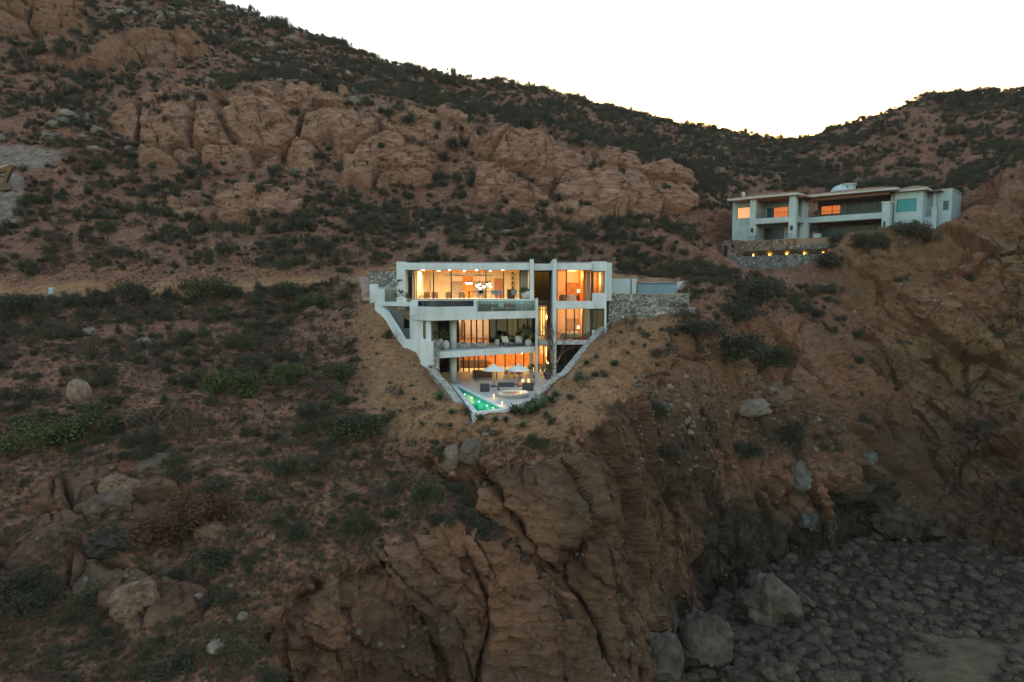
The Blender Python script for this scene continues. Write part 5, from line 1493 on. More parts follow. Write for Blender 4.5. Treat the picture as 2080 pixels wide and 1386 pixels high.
sofa('living_sofa', 848, 866, 80.5, ZF, 'cream sofa against the west wall of the living room', M_CREAM, cushions=2)
# pendant lamps
def pendant(px, py, Y, label, group, r_=0.16):
    p = P(px, py, Y)
    q = empty('pendant_lamp', tuple(p), label, 'lamp', group)
    MB().tube([p, (p.x, p.y, ZSOF + 0.1)], 0.012, 4).build('cord', M_BLACK, q)
    MB().lathe((p.x, p.y, p.z + r_ * 0.2), [(r_ * 1.1, 0), (r_ * 0.8, r_ * 0.8), (r_ * 0.25, r_ * 2)], 10).build('shade', M_BLACK, q, True)
    MB().lathe((p.x, p.y, p.z - r_), [(0.02, 0), (r_ * 0.75, r_ * 0.4), (r_ * 0.85, r_), (r_ * 0.4, r_ * 1.19)], 10).build('bulb', M_WARM, q, True)
for px, py in ((969, 580), (974, 577), (975, 585), (983, 582), (990, 577), (994, 576), (996, 582)):
    pendant(px, py, 79.0, 'black glass pendant lamp in the cluster over the long dining table', 'pendant lamps over the dining table')
for px in (948, 952.5, 957):
    pendant(px, 575, 83.5, 'small round bulb of the chandelier in front of the amber niche', 'chandelier bulbs by the amber niche', 0.13)
# bedrooms
def bed(px0, px1, Y, z, label):
    x0, x1 = X(px0, Y), X(px1, Y)
    r = empty('bed', ((x0 + x1) / 2, Y, z), label, 'bed')
    soft('mattress', x0, x1, Y, Y + 2.0, z + 0.3, z + 0.6, M_CREAM, r)
    box('bed_base', x0, x1, Y, Y + 2.05, z + 0.1, z + 0.298, M_WOOD_D, r)
    for k in (0, 1):
        soft('pillow', x0 + 0.1 + k * (x1 - x0) / 2, x0 - 0.1 + (k + 1) * (x1 - x0) / 2, Y + 1.5, Y + 1.95, z + 0.605, z + 0.8, M_WHITEF, r)
    soft('blanket', x0 - 0.03, x1 + 0.03, Y - 0.03, Y + 0.7, z + 0.32, z + 0.64, M_GREYF, r)
bed(1140, 1180, 78.4, Z(692, 76.4), 'bed with pillows and throw in the lower lit bedroom')
sofa('bedroom_chair', 1153, 1168, 77.6, Z(613, 76), 'pink-cream armchair in the upper lit bedroom', M_CREAM, back='near', cushions=1, cat='armchair')
sofa('bedroom_chair', 1136, 1147, 77.8, Z(613, 76), 'tan armchair at the left window of the upper bedroom', M_TERRA, back='near', cushions=1, cat='armchair')
for k, zb in enumerate((Z(613, 76), Z(692, 76.4))):
    p = Vector((X(1177, 82), 82.6, zb + 0.7))
    q = empty('bedside_lamp', tuple(p), ['glowing bedside lamp in the upper lit bedroom', 'glowing bedside lamp in the lower lit bedroom'][k], 'lamp')
    MB().lathe(p, [(0.12, 0), (0.03, 0.06), (0.03, 0.3)], 8).build('stand', M_BLACK, q)
    MB().lathe((p.x, p.y, p.z + 0.3), [(0.24, 0), (0.16, 0.34)], 12).build('shade', emis('lamp_shade_glow%d' % k, (1.0, 0.7, 0.35), 0.5), q)
    nsx = empty('nightstand', (p.x, p.y, zb), ['nightstand under the lamp in the upper bedroom', 'nightstand under the lamp in the lower bedroom'][k], 'nightstand')
    box('top', p.x - 0.3, p.x + 0.3, p.y - 0.25, p.y + 0.25, zb + 0.64, zb + 0.699, M_WOOD, nsx); box('drawer', p.x - 0.28, p.x + 0.28, p.y - 0.23, p.y + 0.23, zb, zb + 0.639, M_WOOD_D, nsx)

# leafless tree lit from below in the garden court
tb = Vector((X(1122, 70, 770), 70.0, Z1))
tr = empty('courtyard_tree', tuple(tb), 'bare-branched tree lit from below in the garden court', 'tree')
rg = random.Random(5)
tm = MB(); twg = MB(); tips = []
def branch(p, d, L, r_, depth):
    q = p + d * L
    mid = p + d * L * 0.5 + Vector((rg.uniform(-1, 1), rg.uniform(-1, 1), 0)) * L * 0.06
    (tm if depth < 2 else twg).tube([p, mid, q], r_, 6 if depth < 2 else 3, r_ * 0.62, cap=False)
    if depth >= 5: tips.append(q); return
    for k in range(3 if depth in (0, 1, 2) else 2):
        a = rg.uniform(0, 6.28); sp = rg.uniform(0.35, 0.75)
        o = d.cross(Vector((math.cos(a), math.sin(a), 0.2))).normalized()
        nd = (d + o * sp + Vector((0, 0, 0.12))).normalized()
        branch(q if k else mid + (q - mid) * 0.7, nd, L * rg.uniform(0.62, 0.82), r_ * 0.6, depth + 1)
branch(tb, Vector((0.05, 0, 1)), 1.85, 0.15, 0)
tm.build('trunk', plain('pale_bark', (0.23, 0.18, 0.14), 0.9, 0.2, 4.0), tr, True)
for q in tips:
    for k in range(5):
        c = q + Vector((rg.gauss(0, 0.22), rg.gauss(0, 0.22), rg.gauss(0, 0.18)))
        a = Vector((rg.uniform(-1, 1), rg.uniform(-1, 1), rg.uniform(-1, 1))).normalized() * 0.07; b_ = a.cross(Vector((rg.uniform(-1, 1), rg.uniform(-1, 1), rg.uniform(-1, 1)))).normalized() * 0.045
        twg.add([c - a, c + b_, c + a, c - b_], [(0, 1, 2, 3)])
twg.build('crown', plain('dry_rusty_twigs', (0.105, 0.06, 0.05), 0.9, 0.3, 4.0), tr)
up = MB().lathe((tb.x + 0.35, tb.y - 0.5, Z1), [(0.1, 0), (0.1, 0.12)], 8).build('uplight', M_WARM); prop(up, 'small ground uplight at the foot of the courtyard tree', 'lamp')
lamp('uplight_beam', (tb.x + 0.35, tb.y - 0.5, Z1 + 0.3), 7, WARM2, 0.06, up)
# ================================================================== VEGETATION AND ROCKS
def leaf_material(name, cols, rough=0.75):
    m, nt, b = mat(name)
    oi = N(nt, 'ObjectInfo'); tc = N(nt, 'TexCoord')
    no = N(nt, 'TexNoise', Scale=2.2, Detail=3.0); nt.links.new(tc.outputs['Object'], no.inputs['Vector'])
    n = len(cols)
    c = ramp(nt, oi.outputs['Random'], [(i / max(1, n - 1), c) for i, c in enumerate(cols)])
    sh = ramp(nt, no.outputs['Fac'], [(0.3, (0.62, 0.62, 0.62)), (0.7, (1.35, 1.35, 1.25))])
    nt.links.new(mix(nt, 1.0, c, sh, 'MULTIPLY'), b.inputs['Base Color'])
    b.inputs['Roughness'].default_value = rough
    b.inputs['Specular IOR Level'].default_value = 0.15
    return m
M_GREEN = leaf_material('shrub_leaves', [(0.040, 0.043, 0.026), (0.054, 0.052, 0.034), (0.046, 0.046, 0.034), (0.058, 0.062, 0.031), (0.056, 0.046, 0.034)])
M_DRY = leaf_material('dry_twigs', [(0.085, 0.066, 0.050), (0.105, 0.075, 0.052), (0.070, 0.066, 0.055), (0.090, 0.056, 0.042), (0.065, 0.060, 0.046)])
M_BRIGHT = leaf_material('fresh_shrub_leaves', [(0.046, 0.062, 0.024), (0.056, 0.074, 0.028), (0.066, 0.074, 0.028)])
M_RED = leaf_material('rusty_shrub_leaves', [(0.085, 0.042, 0.026), (0.105, 0.055, 0.034)])
M_AGAVE = leaf_material('agave_leaves', [(0.055, 0.085, 0.055), (0.075, 0.115, 0.050), (0.040, 0.062, 0.048), (0.085, 0.13, 0.045)], 0.5)
M_BARK = plain('shrub_bark', (0.085, 0.065, 0.050), 0.95, 0.3, 6.0)

def mesh_from(mb, name, *mats):
    me = bpy.data.meshes.new(name); me.from_pydata(mb.v, [], mb.f)
    for m in mats: me.materials.append(m)
    return me

def shrub_meshes(seed, n, leaf, flat=0.75, lobes=6, m=None, spread=1.0):
    """(foliage, stems): leaf-sized faces through several lobes, unit radius"""
    rg = np.random.RandomState(seed)
    L = np.c_[rg.uniform(-0.62, 0.62, lobes), rg.uniform(-0.62, 0.62, lobes), rg.uniform(0.25, 0.75, lobes)]
    Rr = rg.uniform(0.28, 0.5, lobes)
    which = rg.randint(0, lobes, n)
    dv = rg.normal(size=(n, 3)); dv /= np.linalg.norm(dv, axis=1, keepdims=True)
    rad = Rr[which] * (rg.uniform(0, 1, n) ** 0.45) * (1 + 0.25 * rg.normal(size=n) * spread)
    c = L[which] + dv * rad[:, None]
    c[:, 2] = np.abs(c[:, 2]) * flat + 0.02
    a = rg.normal(size=(n, 3)); a /= np.linalg.norm(a, axis=1, keepdims=True)
    b = np.cross(a, rg.normal(size=(n, 3))); b /= np.linalg.norm(b, axis=1, keepdims=True)
    sz = leaf * rg.uniform(0.6, 1.4, (n, 1))
    vs = np.stack([c - a * sz, c + b * sz * 0.6, c + a * sz, c - b * sz * 0.6], 1).reshape(-1, 3)
    mb = MB(); mb.v = [tuple(p) for p in vs]; mb.f = [(4 * i, 4 * i + 1, 4 * i + 2, 4 * i + 3) for i in range(n)]
    st = MB()
    for k in range(lobes):
        p = Vector(L[k]); p.z *= flat
        st.tube([(0, 0, -0.25), (p.x * 0.4, p.y * 0.4, p.z * 0.5), tuple(p)], 0.035, 4, 0.012, cap=False)
    return mesh_from(mb, 'foliage', m or M_GREEN), mesh_from(st, 'stems', M_BARK)

def dry_meshes(seed, m=None, leaves=800, depth=4):
    rg = random.Random(seed); tw = MB(); tips = []
    def br(p, d, L, r_, k):
        q = p + d * L
        tw.tube([p, q], r_, 3, r_ * 0.6, cap=False)
        tips.append(q)
        if k == 0: return
        for _ in range(3 if k > 1 else 2):
            nd = (d + Vector((rg.uniform(-1, 1), rg.uniform(-1, 1), rg.uniform(-0.25, 0.7))) * 0.75).normalized()
            br(q, nd, L * rg.uniform(0.55, 0.85), r_ * 0.6, k - 1)
    for k in range(5):
        a = 6.28 * k / 5 + rg.uniform(-0.4, 0.4)
        br(Vector((0, 0, -0.1)), Vector((math.cos(a) * 0.75, math.sin(a) * 0.75, rg.uniform(0.5, 1.0))).normalized(), rg.uniform(0.28, 0.40), 0.030, depth - 1)
    lf = MB()
    for _ in range(leaves):
        q = rg.choice(tips); c = q + Vector((rg.gauss(0, 0.07), rg.gauss(0, 0.07), rg.gauss(0, 0.06)))
        a = Vector((rg.gauss(0, 1), rg.gauss(0, 1), rg.gauss(0, 1))).normalized(); b = a.cross(Vector((rg.gauss(0, 1), rg.gauss(0, 1), rg.gauss(0, 1)))).normalized()
        s_ = 0.034 * rg.uniform(0.6, 1.5)
        lf.add([c - a * s_, c + b * s_ * 0.5, c + a * s_, c - b * s_ * 0.5], [(0, 1, 2, 3)])
    return mesh_from(lf, 'foliage', m or M_DRY), mesh_from(tw, 'stems', M_BARK)

def agave_mesh(seed, n=26, wid=0.085, up=0.5, m=None):
    rg = random.Random(seed); mb = MB()
    for k in range(n):
        a = k * 2.4 + rg.uniform(-0.2, 0.2); el = up + (1.35 - up) * (k / n) + rg.uniform(-0.12, 0.12)
        d = Vector((math.cos(a) * math.cos(el), math.sin(a) * math.cos(el), math.sin(el))); s_ = Vector((-math.sin(a), math.cos(a), 0))
        L = rg.uniform(0.75, 1.05); dn = Vector((0, 0, -0.06 * L))
        p0 = Vector((0, 0, 0.03)); p1 = d * L * 0.4; p2 = d * L * 0.75 + dn; p3 = d * L + dn * 2.5
        th = d.cross(s_) * 0.02
        mb.add([p0 - s_ * wid * 0.6, p0 + s_ * wid * 0.6, p1 + s_ * wid, p1 - s_ * wid, p2 + s_ * wid * 0.6, p2 - s_ * wid * 0.6, p3, p1 + th * 1.5, p0 + th],
               [(0, 1, 2, 3), (3, 2, 4, 5), (5, 4, 6), (0, 8, 7, 3), (8, 1, 2, 7)])
    return mesh_from(mb, 'agave', m or M_AGAVE)

GREEN_P = [shrub_meshes(100 + i, 2200, 0.042, 0.85 + 0.2 * (i % 3), 5 + i % 3) for i in range(6)]
BRIGHT_P = [shrub_meshes(140 + i, 3400, 0.036, 0.8, 9, M_BRIGHT) for i in range(2)]
BIG_P = [shrub_meshes(160 + i, 4200, 0.034, 0.85, 10, M_GREEN) for i in range(3)]
RED_P = [shrub_meshes(150 + i, 3000, 0.036, 0.9, 8, M_RED, 1.4) for i in range(2)]
DRY_P = [dry_meshes(200 + i) for i in range(5)]
AGV_P = [agave_mesh(300 + i) for i in range(3)] + [agave_mesh(310, 34, 0.045, 0.25)]

def rock_mesh(seed, sub=3, rough=0.35, m=None, flat=0.8):
    bm = bmesh.new(); bmesh.ops.create_icosphere(bm, subdivisions=sub, radius=1.0)
    v = np.array([tuple(q.co) for q in bm.verts]); k = seed * 7.3
    n = rough * fbm(v[:, 0] * 0.9 + k, v[:, 1] * 0.9, v[:, 2] * 0.9 + k, 3, 90)
    f1, f2, cid, tl = voronoi(v[:, 0] * 0.9 + k, v[:, 1] * 0.9, v[:, 2] * 0.9, 91, True)
    n = n * 0.6 + (0.22 * (cid - 0.5) + 0.42 * tl) * (rough / 0.35)
    if sub > 2:
        f1, f2, cid, tl = voronoi(v[:, 0] * 2.6 + k, v[:, 1] * 2.6, v[:, 2] * 2.6, 92, True)
        n = n + (0.05 * (cid - 0.5) + 0.12 * tl - 0.05 * np.exp(-((f2 - f1) / 0.07) ** 2)) * (rough / 0.35)
    v = v * (1 + n)[:, None]; v[:, 2] *= flat
    for q, p in zip(bm.verts, v): q.co = p
    me = bpy.data.meshes.new('boulder'); bm.to_mesh(me); bm.free()
    me.materials.append(m)
    me.polygons.foreach_set('use_smooth', [sub < 3] * len(me.polygons))
    return me
def rock_material(name, cols):
    m, nt, b = mat(name)
    tc = N(nt, 'TexCoord'); oi = N(nt, 'ObjectInfo')
    no = N(nt, 'TexNoise', Scale=2.2, Detail=8.0, Roughness=0.65); nt.links.new(tc.outputs['Object'], no.inputs['Vector'])
    c = ramp(nt, no.outputs['Fac'], [(0.3, tuple(v * 0.55 for v in cols[0])), (0.5, cols[0]), (0.7, cols[1])])
    t = ramp(nt, oi.outputs['Random'], [(0, (0.55, 0.56, 0.58)), (0.5, (0.92, 0.88, 0.84)), (1, (1.15, 1.1, 1.03))])
    nt.links.new(mix(nt, 1.0, c, t, 'MULTIPLY'), b.inputs['Base Color']); b.inputs['Roughness'].default_value = 0.9
    bp = N(nt, 'Bump', Strength=0.7, Distance=0.12); n2 = N(nt, 'TexNoise', Scale=7.0, Detail=7.0); nt.links.new(tc.outputs['Object'], n2.inputs['Vector'])
    nt.links.new(n2.outputs['Fac'], bp.inputs['Height']); nt.links.new(bp.outputs[0], b.inputs['Normal'])
    return m
M_BPALE = rock_material('pale_weathered_boulder', [(0.165, 0.138, 0.112), (0.26, 0.225, 0.185)])
M_BTAN = rock_material('tan_granite_boulder', [(0.125, 0.078, 0.053), (0.20, 0.135, 0.097)])
M_BGREY = rock_material('grey_cove_boulder', [(0.052, 0.038, 0.027), (0.118, 0.092, 0.068)])
PALE_P = [rock_mesh(i + 1, 3, 0.26, M_BPALE) for i in range(5)]
M_BROUND = rock_material('rounded_granite_boulder', [(0.165, 0.118, 0.088), (0.245, 0.182, 0.138)])
M_BBLOCK = rock_material('shore_block', [(0.060, 0.048, 0.036), (0.118, 0.098, 0.077)])
BLOCK_P = [rock_mesh(i + 81, 4, 0.32, M_BBLOCK, 0.9) for i in range(3)]
ROUND_P = [rock_mesh(i + 71, 4, 0.11, M_BROUND, 0.95) for i in range(3)]
TAN_P = [rock_mesh(i + 11, 4, 0.36, M_BTAN) for i in range(4)]
M_BTEAL = rock_material('slaty_cove_block', [(0.085, 0.088, 0.076), (0.16, 0.165, 0.145)])
TEAL_P = [rock_mesh(i + 61, 4, 0.5, M_BTEAL) for i in range(3)]
GREY_P = [rock_mesh(i + 21, 4, 0.42, M_BGREY) for i in range(4)]

RG = random.Random(11)
def put_mesh(name, me, loc, r_, label, cat, group=None, sz=None, tilt=0.0):
    o = link(name, me)
    o.location = loc; o.rotation_euler = (RG.uniform(-tilt, tilt), RG.uniform(-tilt, tilt), RG.uniform(0, 6.28))
    o.scale = (r_ * RG.uniform(0.85, 1.15), r_ * RG.uniform(0.85, 1.15), r_ * (sz or RG.uniform(0.8, 1.1)))
    return prop(o, label, cat, group)
def put_shrub(name, pair, loc, r_, label, group=None, parts=True, sz=None, cat='shrub'):
    root = empty(name, tuple(loc), label, cat, group, RG.uniform(0, 6.28))
    root.scale = (r_ * RG.uniform(0.85, 1.15), r_ * RG.uniform(0.85, 1.15), r_ * (sz or RG.uniform(0.75, 1.05)))
    link('foliage', pair[0], root)
    if parts: link('stems', pair[1], root)
    return root

taken = []
# ---- the shrubs one can point at: photo pixel of the foot, width in pixels
SPEC = [
 (85,905,150,'B','broad yellow-green shrub below the round tan boulder'),
 (465,800,125,'B','large fresh green shrub in the middle of the slope west of the villa'),
 (565,775,95,'B','fresh green shrub next to the largest green shrub on the west slope'),
 (690,770,90,'G','grey-green shrub at the edge of the cleared sandy strip'),
 (715,895,120,'G','dark spreading shrub on the bare soil below the sandy strip'),
 (40,640,120,'G','dark shrub thicket beside the track where a white barrel stands'),
 (275,622,110,'G','rounded dark green shrub on the lower edge of the dirt track'),
 (425,612,110,'G','dark shrub at the bend of the dirt track'),
 (462,598,48,'B','bright yellow-green shrub against the cut bank of the track'),
 (590,612,80,'G','dark green shrub on the knoll below the dirt track'),
 (632,622,75,'B','bright green low shrub between the track and the white stair wall'),
 (355,1090,170,'R','large dark rusty shrub filling the hollow between pale crags'),
 (440,1040,110,'R','rusty shrub beside the hollow with the big dark one'),
 (1465,735,160,'G','very large dark bush on the shoulder east of the stone walls'),
 (1420,690,110,'G','dark bush growing against the end of the stone retaining wall'),
 (1540,616,105,'G','dense dark bush beside the driveway below the hillside house'),
 (1500,650,110,'G','dark green bush between the driveway bush and the largest one'),
 (1545,745,110,'G','dark bush leaning over the scree east of the largest bush'),
 (1490,562,40,'G','dark shrub in front of the long grey retaining wall'),
 (1690,545,90,'G','dark shrub mass at the east end of the long grey wall'),
 (1760,512,80,'G','dark scrub on the spur below the verandah of the hillside house'),
 (1850,486,70,'G','dark scrub on the spur below the picture window'),
 (1925,446,46,'G','dark scrub at the foot of the rear white tower'),
 (1500,925,90,'G','dark shrub clinging to the cove cliff below the scree'),
 (1330,850,80,'G','dark shrub in the cleft beside the sandy promontory'),
 (1345,930,80,'G','hanging dark shrub lower in the cleft beside the promontory'),
 (1610,890,90,'G','dark shrub in the ravine under the ochre rock face'),
 (330,870,150,'D','large grey leafless shrub on the bare ground of the west slope'),
 (400,880,120,'D','tall bare shrub with dark stems in the west slope clearing'),
 (170,835,55,'D','small bare shrub in front of the round tan boulder'),
 (660,800,95,'D','grey twiggy shrub beside the cleared sandy strip'),
 (680,700,90,'D','silver-grey twiggy shrub above the cleared sandy strip'),
 (560,710,100,'D','brown twiggy shrub on the knoll west of the sandy strip'),
 (490,705,90,'D','wide grey shrub with visible stems on the pale knoll'),
 (1080,520,44,'R','pinkish dry shrub rising behind the villa roof'),
]
KP = {'G': BIG_P, 'B': BRIGHT_P, 'R': RED_P, 'D': DRY_P}
KN = {'G': 'green_shrub', 'B': 'green_shrub', 'R': 'rusty_shrub', 'D': 'dry_shrub'}
for i, (px, py, w, k, lab) in enumerate(SPEC):
    g, n_, ii = ground(px, py)
    r_ = w * g.y / F / 2 * 1.15
    put_shrub(KN[k], KP[k][i % len(KP[k])], g + Vector((0, 0, -0.05 * r_)), r_, lab)
    taken.append((g.x, g.y, r_ * 0.75))

# ---- agaves and small plants set out on the sandy bank
AGV = [(857,864,22,0),(913,866,20,0),(917,842,24,0),(976,856,30,0),(1006,856,26,1),(1027,858,26,2),(904,782,24,0),(894,812,32,1),(877,752,22,3),(948,838,26,2),
       (1062,868,32,2),(1046,842,44,2),(1060,846,46,2),(1077,842,42,2),(1090,836,44,2),(1104,828,44,1),(1118,820,40,2),(1128,808,34,2),(1108,846,34,1),(1072,832,36,2),(1085,822,36,2),
       (1178,818,12,3),(1176,770,34,3),(1192,742,26,3),(1250,742,30,1),(1285,698,22,3),(1210,728,22,3),(1332,722,24,3),(1357,704,22,3),(1372,682,20,3),(1310,705,18,3),(1230,765,22,3),
       (1262,678,18,3),(1300,672,16,3),(1345,672,18,3),(1275,720,20,3),(815,800,18,3),(792,780,16,3),(640,640,24,2),(694,634,22,0),(708,634,20,0),(755,690,14,3),(765,720,14,3),(780,835,18,3),(760,850,20,0),(835,785,14,3),(812,838,16,3),(840,812,16,3)]
for i, (px, py, h, k) in enumerate(AGV):
    g, n_, ii = ground(px, py)
    r_ = h * g.y / F * (0.72 if k < 3 else 0.8)
    zone = ('on the sandy bank west of the villa' if px < 880 else 'in front of the pool end wall' if px < 1035 and py > 830 else 'beside the sloping pool wall' if px < 960 else 'in the dense bed between pool and garden wall' if px < 1150 else 'on the sandy bank east of the garden wall')
    put_mesh('agave' if k < 3 else 'spiky_plant', AGV_P[k], g + Vector((0, 0, -0.02)), r_, ('blue-green agave rosette ' if k < 3 else 'small thin-leaved spiky plant ') + zone, 'plant', ('agaves ' if k < 3 else 'spiky plants ') + zone)
    taken.append((g.x, g.y, r_ * 0.6))
BARE = [(803,806,36,'bare little tree on the sandy bank west of the pool'),(870,832,26,'crooked bare shrub beside the sloping pool wall'),(795,850,26,'dark branching cactus-like shrub on the sandy bank'),(1335,728,34,'bare grey sapling below the retaining wall'),(1280,675,38,'thin bare sapling in front of the retaining wall foot'),(1180,788,44,'pale twiggy plant above the promontory edge'),(1372,676,30,'bare sapling beside the large dark bush'),(945,845,28,'bare twiggy shrub at the foot of the pool wall end'),(1245,705,20,'small dry bush on the bank beside the garden wall')]
for i, (px, py, h, lab) in enumerate(BARE):
    g, n_, ii = ground(px, py)
    r_ = h * g.y / F * 0.85
    put_shrub('bare_sapling', DRY_P[i % 5], g, r_ * 0.75, lab, None, True, r_ * 1.25 / (r_ * 0.75), 'sapling')

# ---- boulders one can point at
BOULD = [(920,946,48,1.1,'R','larger rounded tan boulder lying in the gully below the pool'),(959,934,54,0.95,'R','rounded tan boulder leaning on its neighbour in the gully'),
 (157,812,44,1.2,'R','upright round tan boulder on the west slope'),(1562,1270,108,1.1,'B','great pale-topped block on the beach of the cove'),(1425,1345,120,0.9,'B','craggy brown block on the shore rocks'),
 (1335,1360,105,0.8,'B','low dark block beside the craggy brown block'),(1345,1262,50,0.8,'G2','grey block in the rubble at the promontory foot'),(1900,1325,42,0.7,'G2','small dark rock standing in the sand patch'),(1590,1385,80,0.6,'G2','slaty block at the edge of the beach'),
 (1520,832,85,0.45,'P','long pale slab on the scree above the cove'),(1575,815,70,0.7,'T','tan block at the end of the pale slab'),(1330,800,26,0.9,'P','white stone at the top of the cleft'),(1360,792,16,0.9,'P','small white stone on the scree top'),(1350,832,26,0.9,'P','pale stone in the cleft beside the promontory'),
 (1620,985,44,1.1,'S','bright fractured block high on the cove cliff'),(1640,1070,36,1.1,'S','bright block lower on the cove cliff'),(1770,945,26,1.6,'S','bright upright slab on the cove cliff below the ravine'),(1470,1015,18,1.2,'S','small bright stone in the cove cliff'),
 (1700,880,26,0.9,'T','tan block resting in the ravine mouth'),(600,352,22,0.8,'P','pale stone under the western outcrop'),(290,705,26,0.9,'P','pale stone among the shrubs of the west slope'),(178,682,24,0.8,'P','flat pale stone among dark shrubs near the track'),
 (705,641,26,0.75,'T','tan boulder under the agaves at the sandy strip'),(690,705,40,0.7,'T','sandy coloured boulder at the edge of the sandy strip'),(635,640,34,0.7,'T','half buried tan boulder on the knoll'),(490,1262,26,0.9,'P','pale bluish rock low on the west slope'),(437,1322,40,0.7,'P','flat white rock low on the west slope'),(405,1212,16,0.7,'P','small white rock low on the west slope'),
 (395,1055,16,0.9,'P','white stone at the edge of the rusty shrub hollow'),(210,1050,90,0.9,'T','big reddish crag block left of the rusty shrub hollow'),(245,1000,80,0.6,'T','flat-topped pink crag above the rusty shrub hollow'),(310,960,70,0.6,'T','long low pink rock on the crag edge'),(215,1115,90,0.7,'G2','grey crag block below the reddish one'),(420,1095,60,0.9,'T','rounded brown crag right of the rusty hollow'),(270,1235,80,1.0,'T','steep split crag low on the west slope'),
 (1005,885,18,0.8,'T','brown rock at the pool gully head'),(985,880,20,0.8,'T','round rock beside the gully head'),(950,862,14,0.8,'P','grey stone in the heap under the pool end'),(960,868,12,0.8,'P','small grey stone in the heap under the pool end'),(990,868,16,0.5,'T','flat tan stone under the pool end'),(940,876,12,0.8,'P','pale pebble boulder left in the stone heap'),(975,878,18,0.7,'T','tan stone in the middle of the stone heap'),(925,888,16,0.6,'P','white stone at the lower edge of the stone heap'),(988,885,14,0.9,'P','bluish white stone beside the gully boulders'),
 (980,470,16,0.8,'P','white stone in the scrub behind the villa'),(955,490,24,0.7,'T','tan rock in the scrub behind the villa'),(1030,478,26,0.6,'P','pale flat rock above the villa roof')]
RP = {'B': BLOCK_P, 'R': ROUND_P, 'S': TEAL_P, 'T': TAN_P, 'P': PALE_P, 'G2': GREY_P}
for i, (px, py, w, asp, k, lab) in enumerate(BOULD):
    g, n_, ii = ground(px, py)
    r_ = w * g.y / F / 2
    put_mesh('boulder', RP[k][i % len(RP[k])], g + Vector((0, 0.3 * r_, (0.25 if k == 'G2' or (px < 460 and py > 940) else 0.45) * r_ * asp)), r_, lab, 'rock', None, asp * 1.2, 0.25)
    taken.append((g.x, g.y, r_))

# ---- scatter
Vg = V.reshape(C, R, 3)
def at_plan(x, y):
    j = int(np.clip(np.searchsorted(U, x / y), 1, C - 1)); k = int(min(R - 1, np.searchsorted(YY[j], y)))
    return j * R + k
nr = np.random.RandomState(5)
cand = []
def sample(n, y0, y1):
    y = np.sqrt(nr.uniform(y0 ** 2, y1 ** 2, n)); u = nr.uniform(-0.86, 0.86, n)
    return u * y, y
xs, ys = [], []
for n, y0, y1 in ((15000, 28, 98), (46000, 98, 275)):
    a, b = sample(n, y0, y1); xs.append(a); ys.append(b)
xs = np.concatenate(xs); ys = np.concatenate(ys)
patch = perlin(xs / 9, ys / 9, xs * 0, 120) + 0.6 * perlin(xs / 24, ys / 24, xs * 0, 121)
lots = {}
cellsz = 3.0
from collections import defaultdict
gridh = defaultdict(list)
for (x, y, r_) in taken: gridh[(int(x // cellsz), int(y // cellsz))].append((x, y, r_))
def free(x, y, r_):
    cx, cy = int(x // cellsz), int(y // cellsz)
    for a in (-1, 0, 1):
        for b in (-1, 0, 1):
            for (qx, qy, qr) in gridh[(cx + a, cy + b)]:
                if (qx - x) ** 2 + (qy - y) ** 2 < (0.40 * (qr + r_)) ** 2: return False
    return True
cutv = lookup(G_CUT, tx, ty); padv = np.minimum(lookup(G_PAD, tx, ty), lookup(G_PAD2, tx, ty))
plants = []
for x, y, pt in zip(xs, ys, patch):
    i = at_plan(x, y)
    if rdd[i] < (4.4 if y > 90.5 else 2.6) or cutv[i] < 1.5 or is_beach[i] or padv[i] < 0.8 or scar[i] > 0.4: continue
    if path[i] > 0.35 and nr.rand() > 0.05: continue
    if rock[i] > 0.4 and nr.rand() > (0.06 if y > 100 else 0.07): continue
    if 1440 < tpx[i] < 1735 and 505 < tpy[i] < 585 and y > 100: continue
    if abs(nrm[i][2]) < 0.45 and nr.rand() > 0.2: continue
    low = 98 < y < 128
    if y < 60 and nr.rand() < 0.25: continue
    if pt < (-0.10 - 0.12 * (y > 170) - 0.15 * low if y > 98 else -0.10) and nr.rand() > 0.25: continue
    far = y > 98
    r_ = (0.5 + 0.9 * nr.rand() + 0.9 * nr.rand() ** 4 if far else nr.uniform(0.3, 1.1)) * (1.4 if pt > 0.2 else 0.9)
    if not far and nr.rand() < 0.15: r_ = nr.uniform(1.0, 1.7)
    if not free(V[i][0], V[i][1], r_): continue
    gridh[(int(V[i][0] // cellsz), int(V[i][1] // cellsz))].append((V[i][0], V[i][1], r_))
    kind = 'G' if nr.rand() < (0.62 if far else 0.42) else 'D'
    plants.append((i, r_, kind))

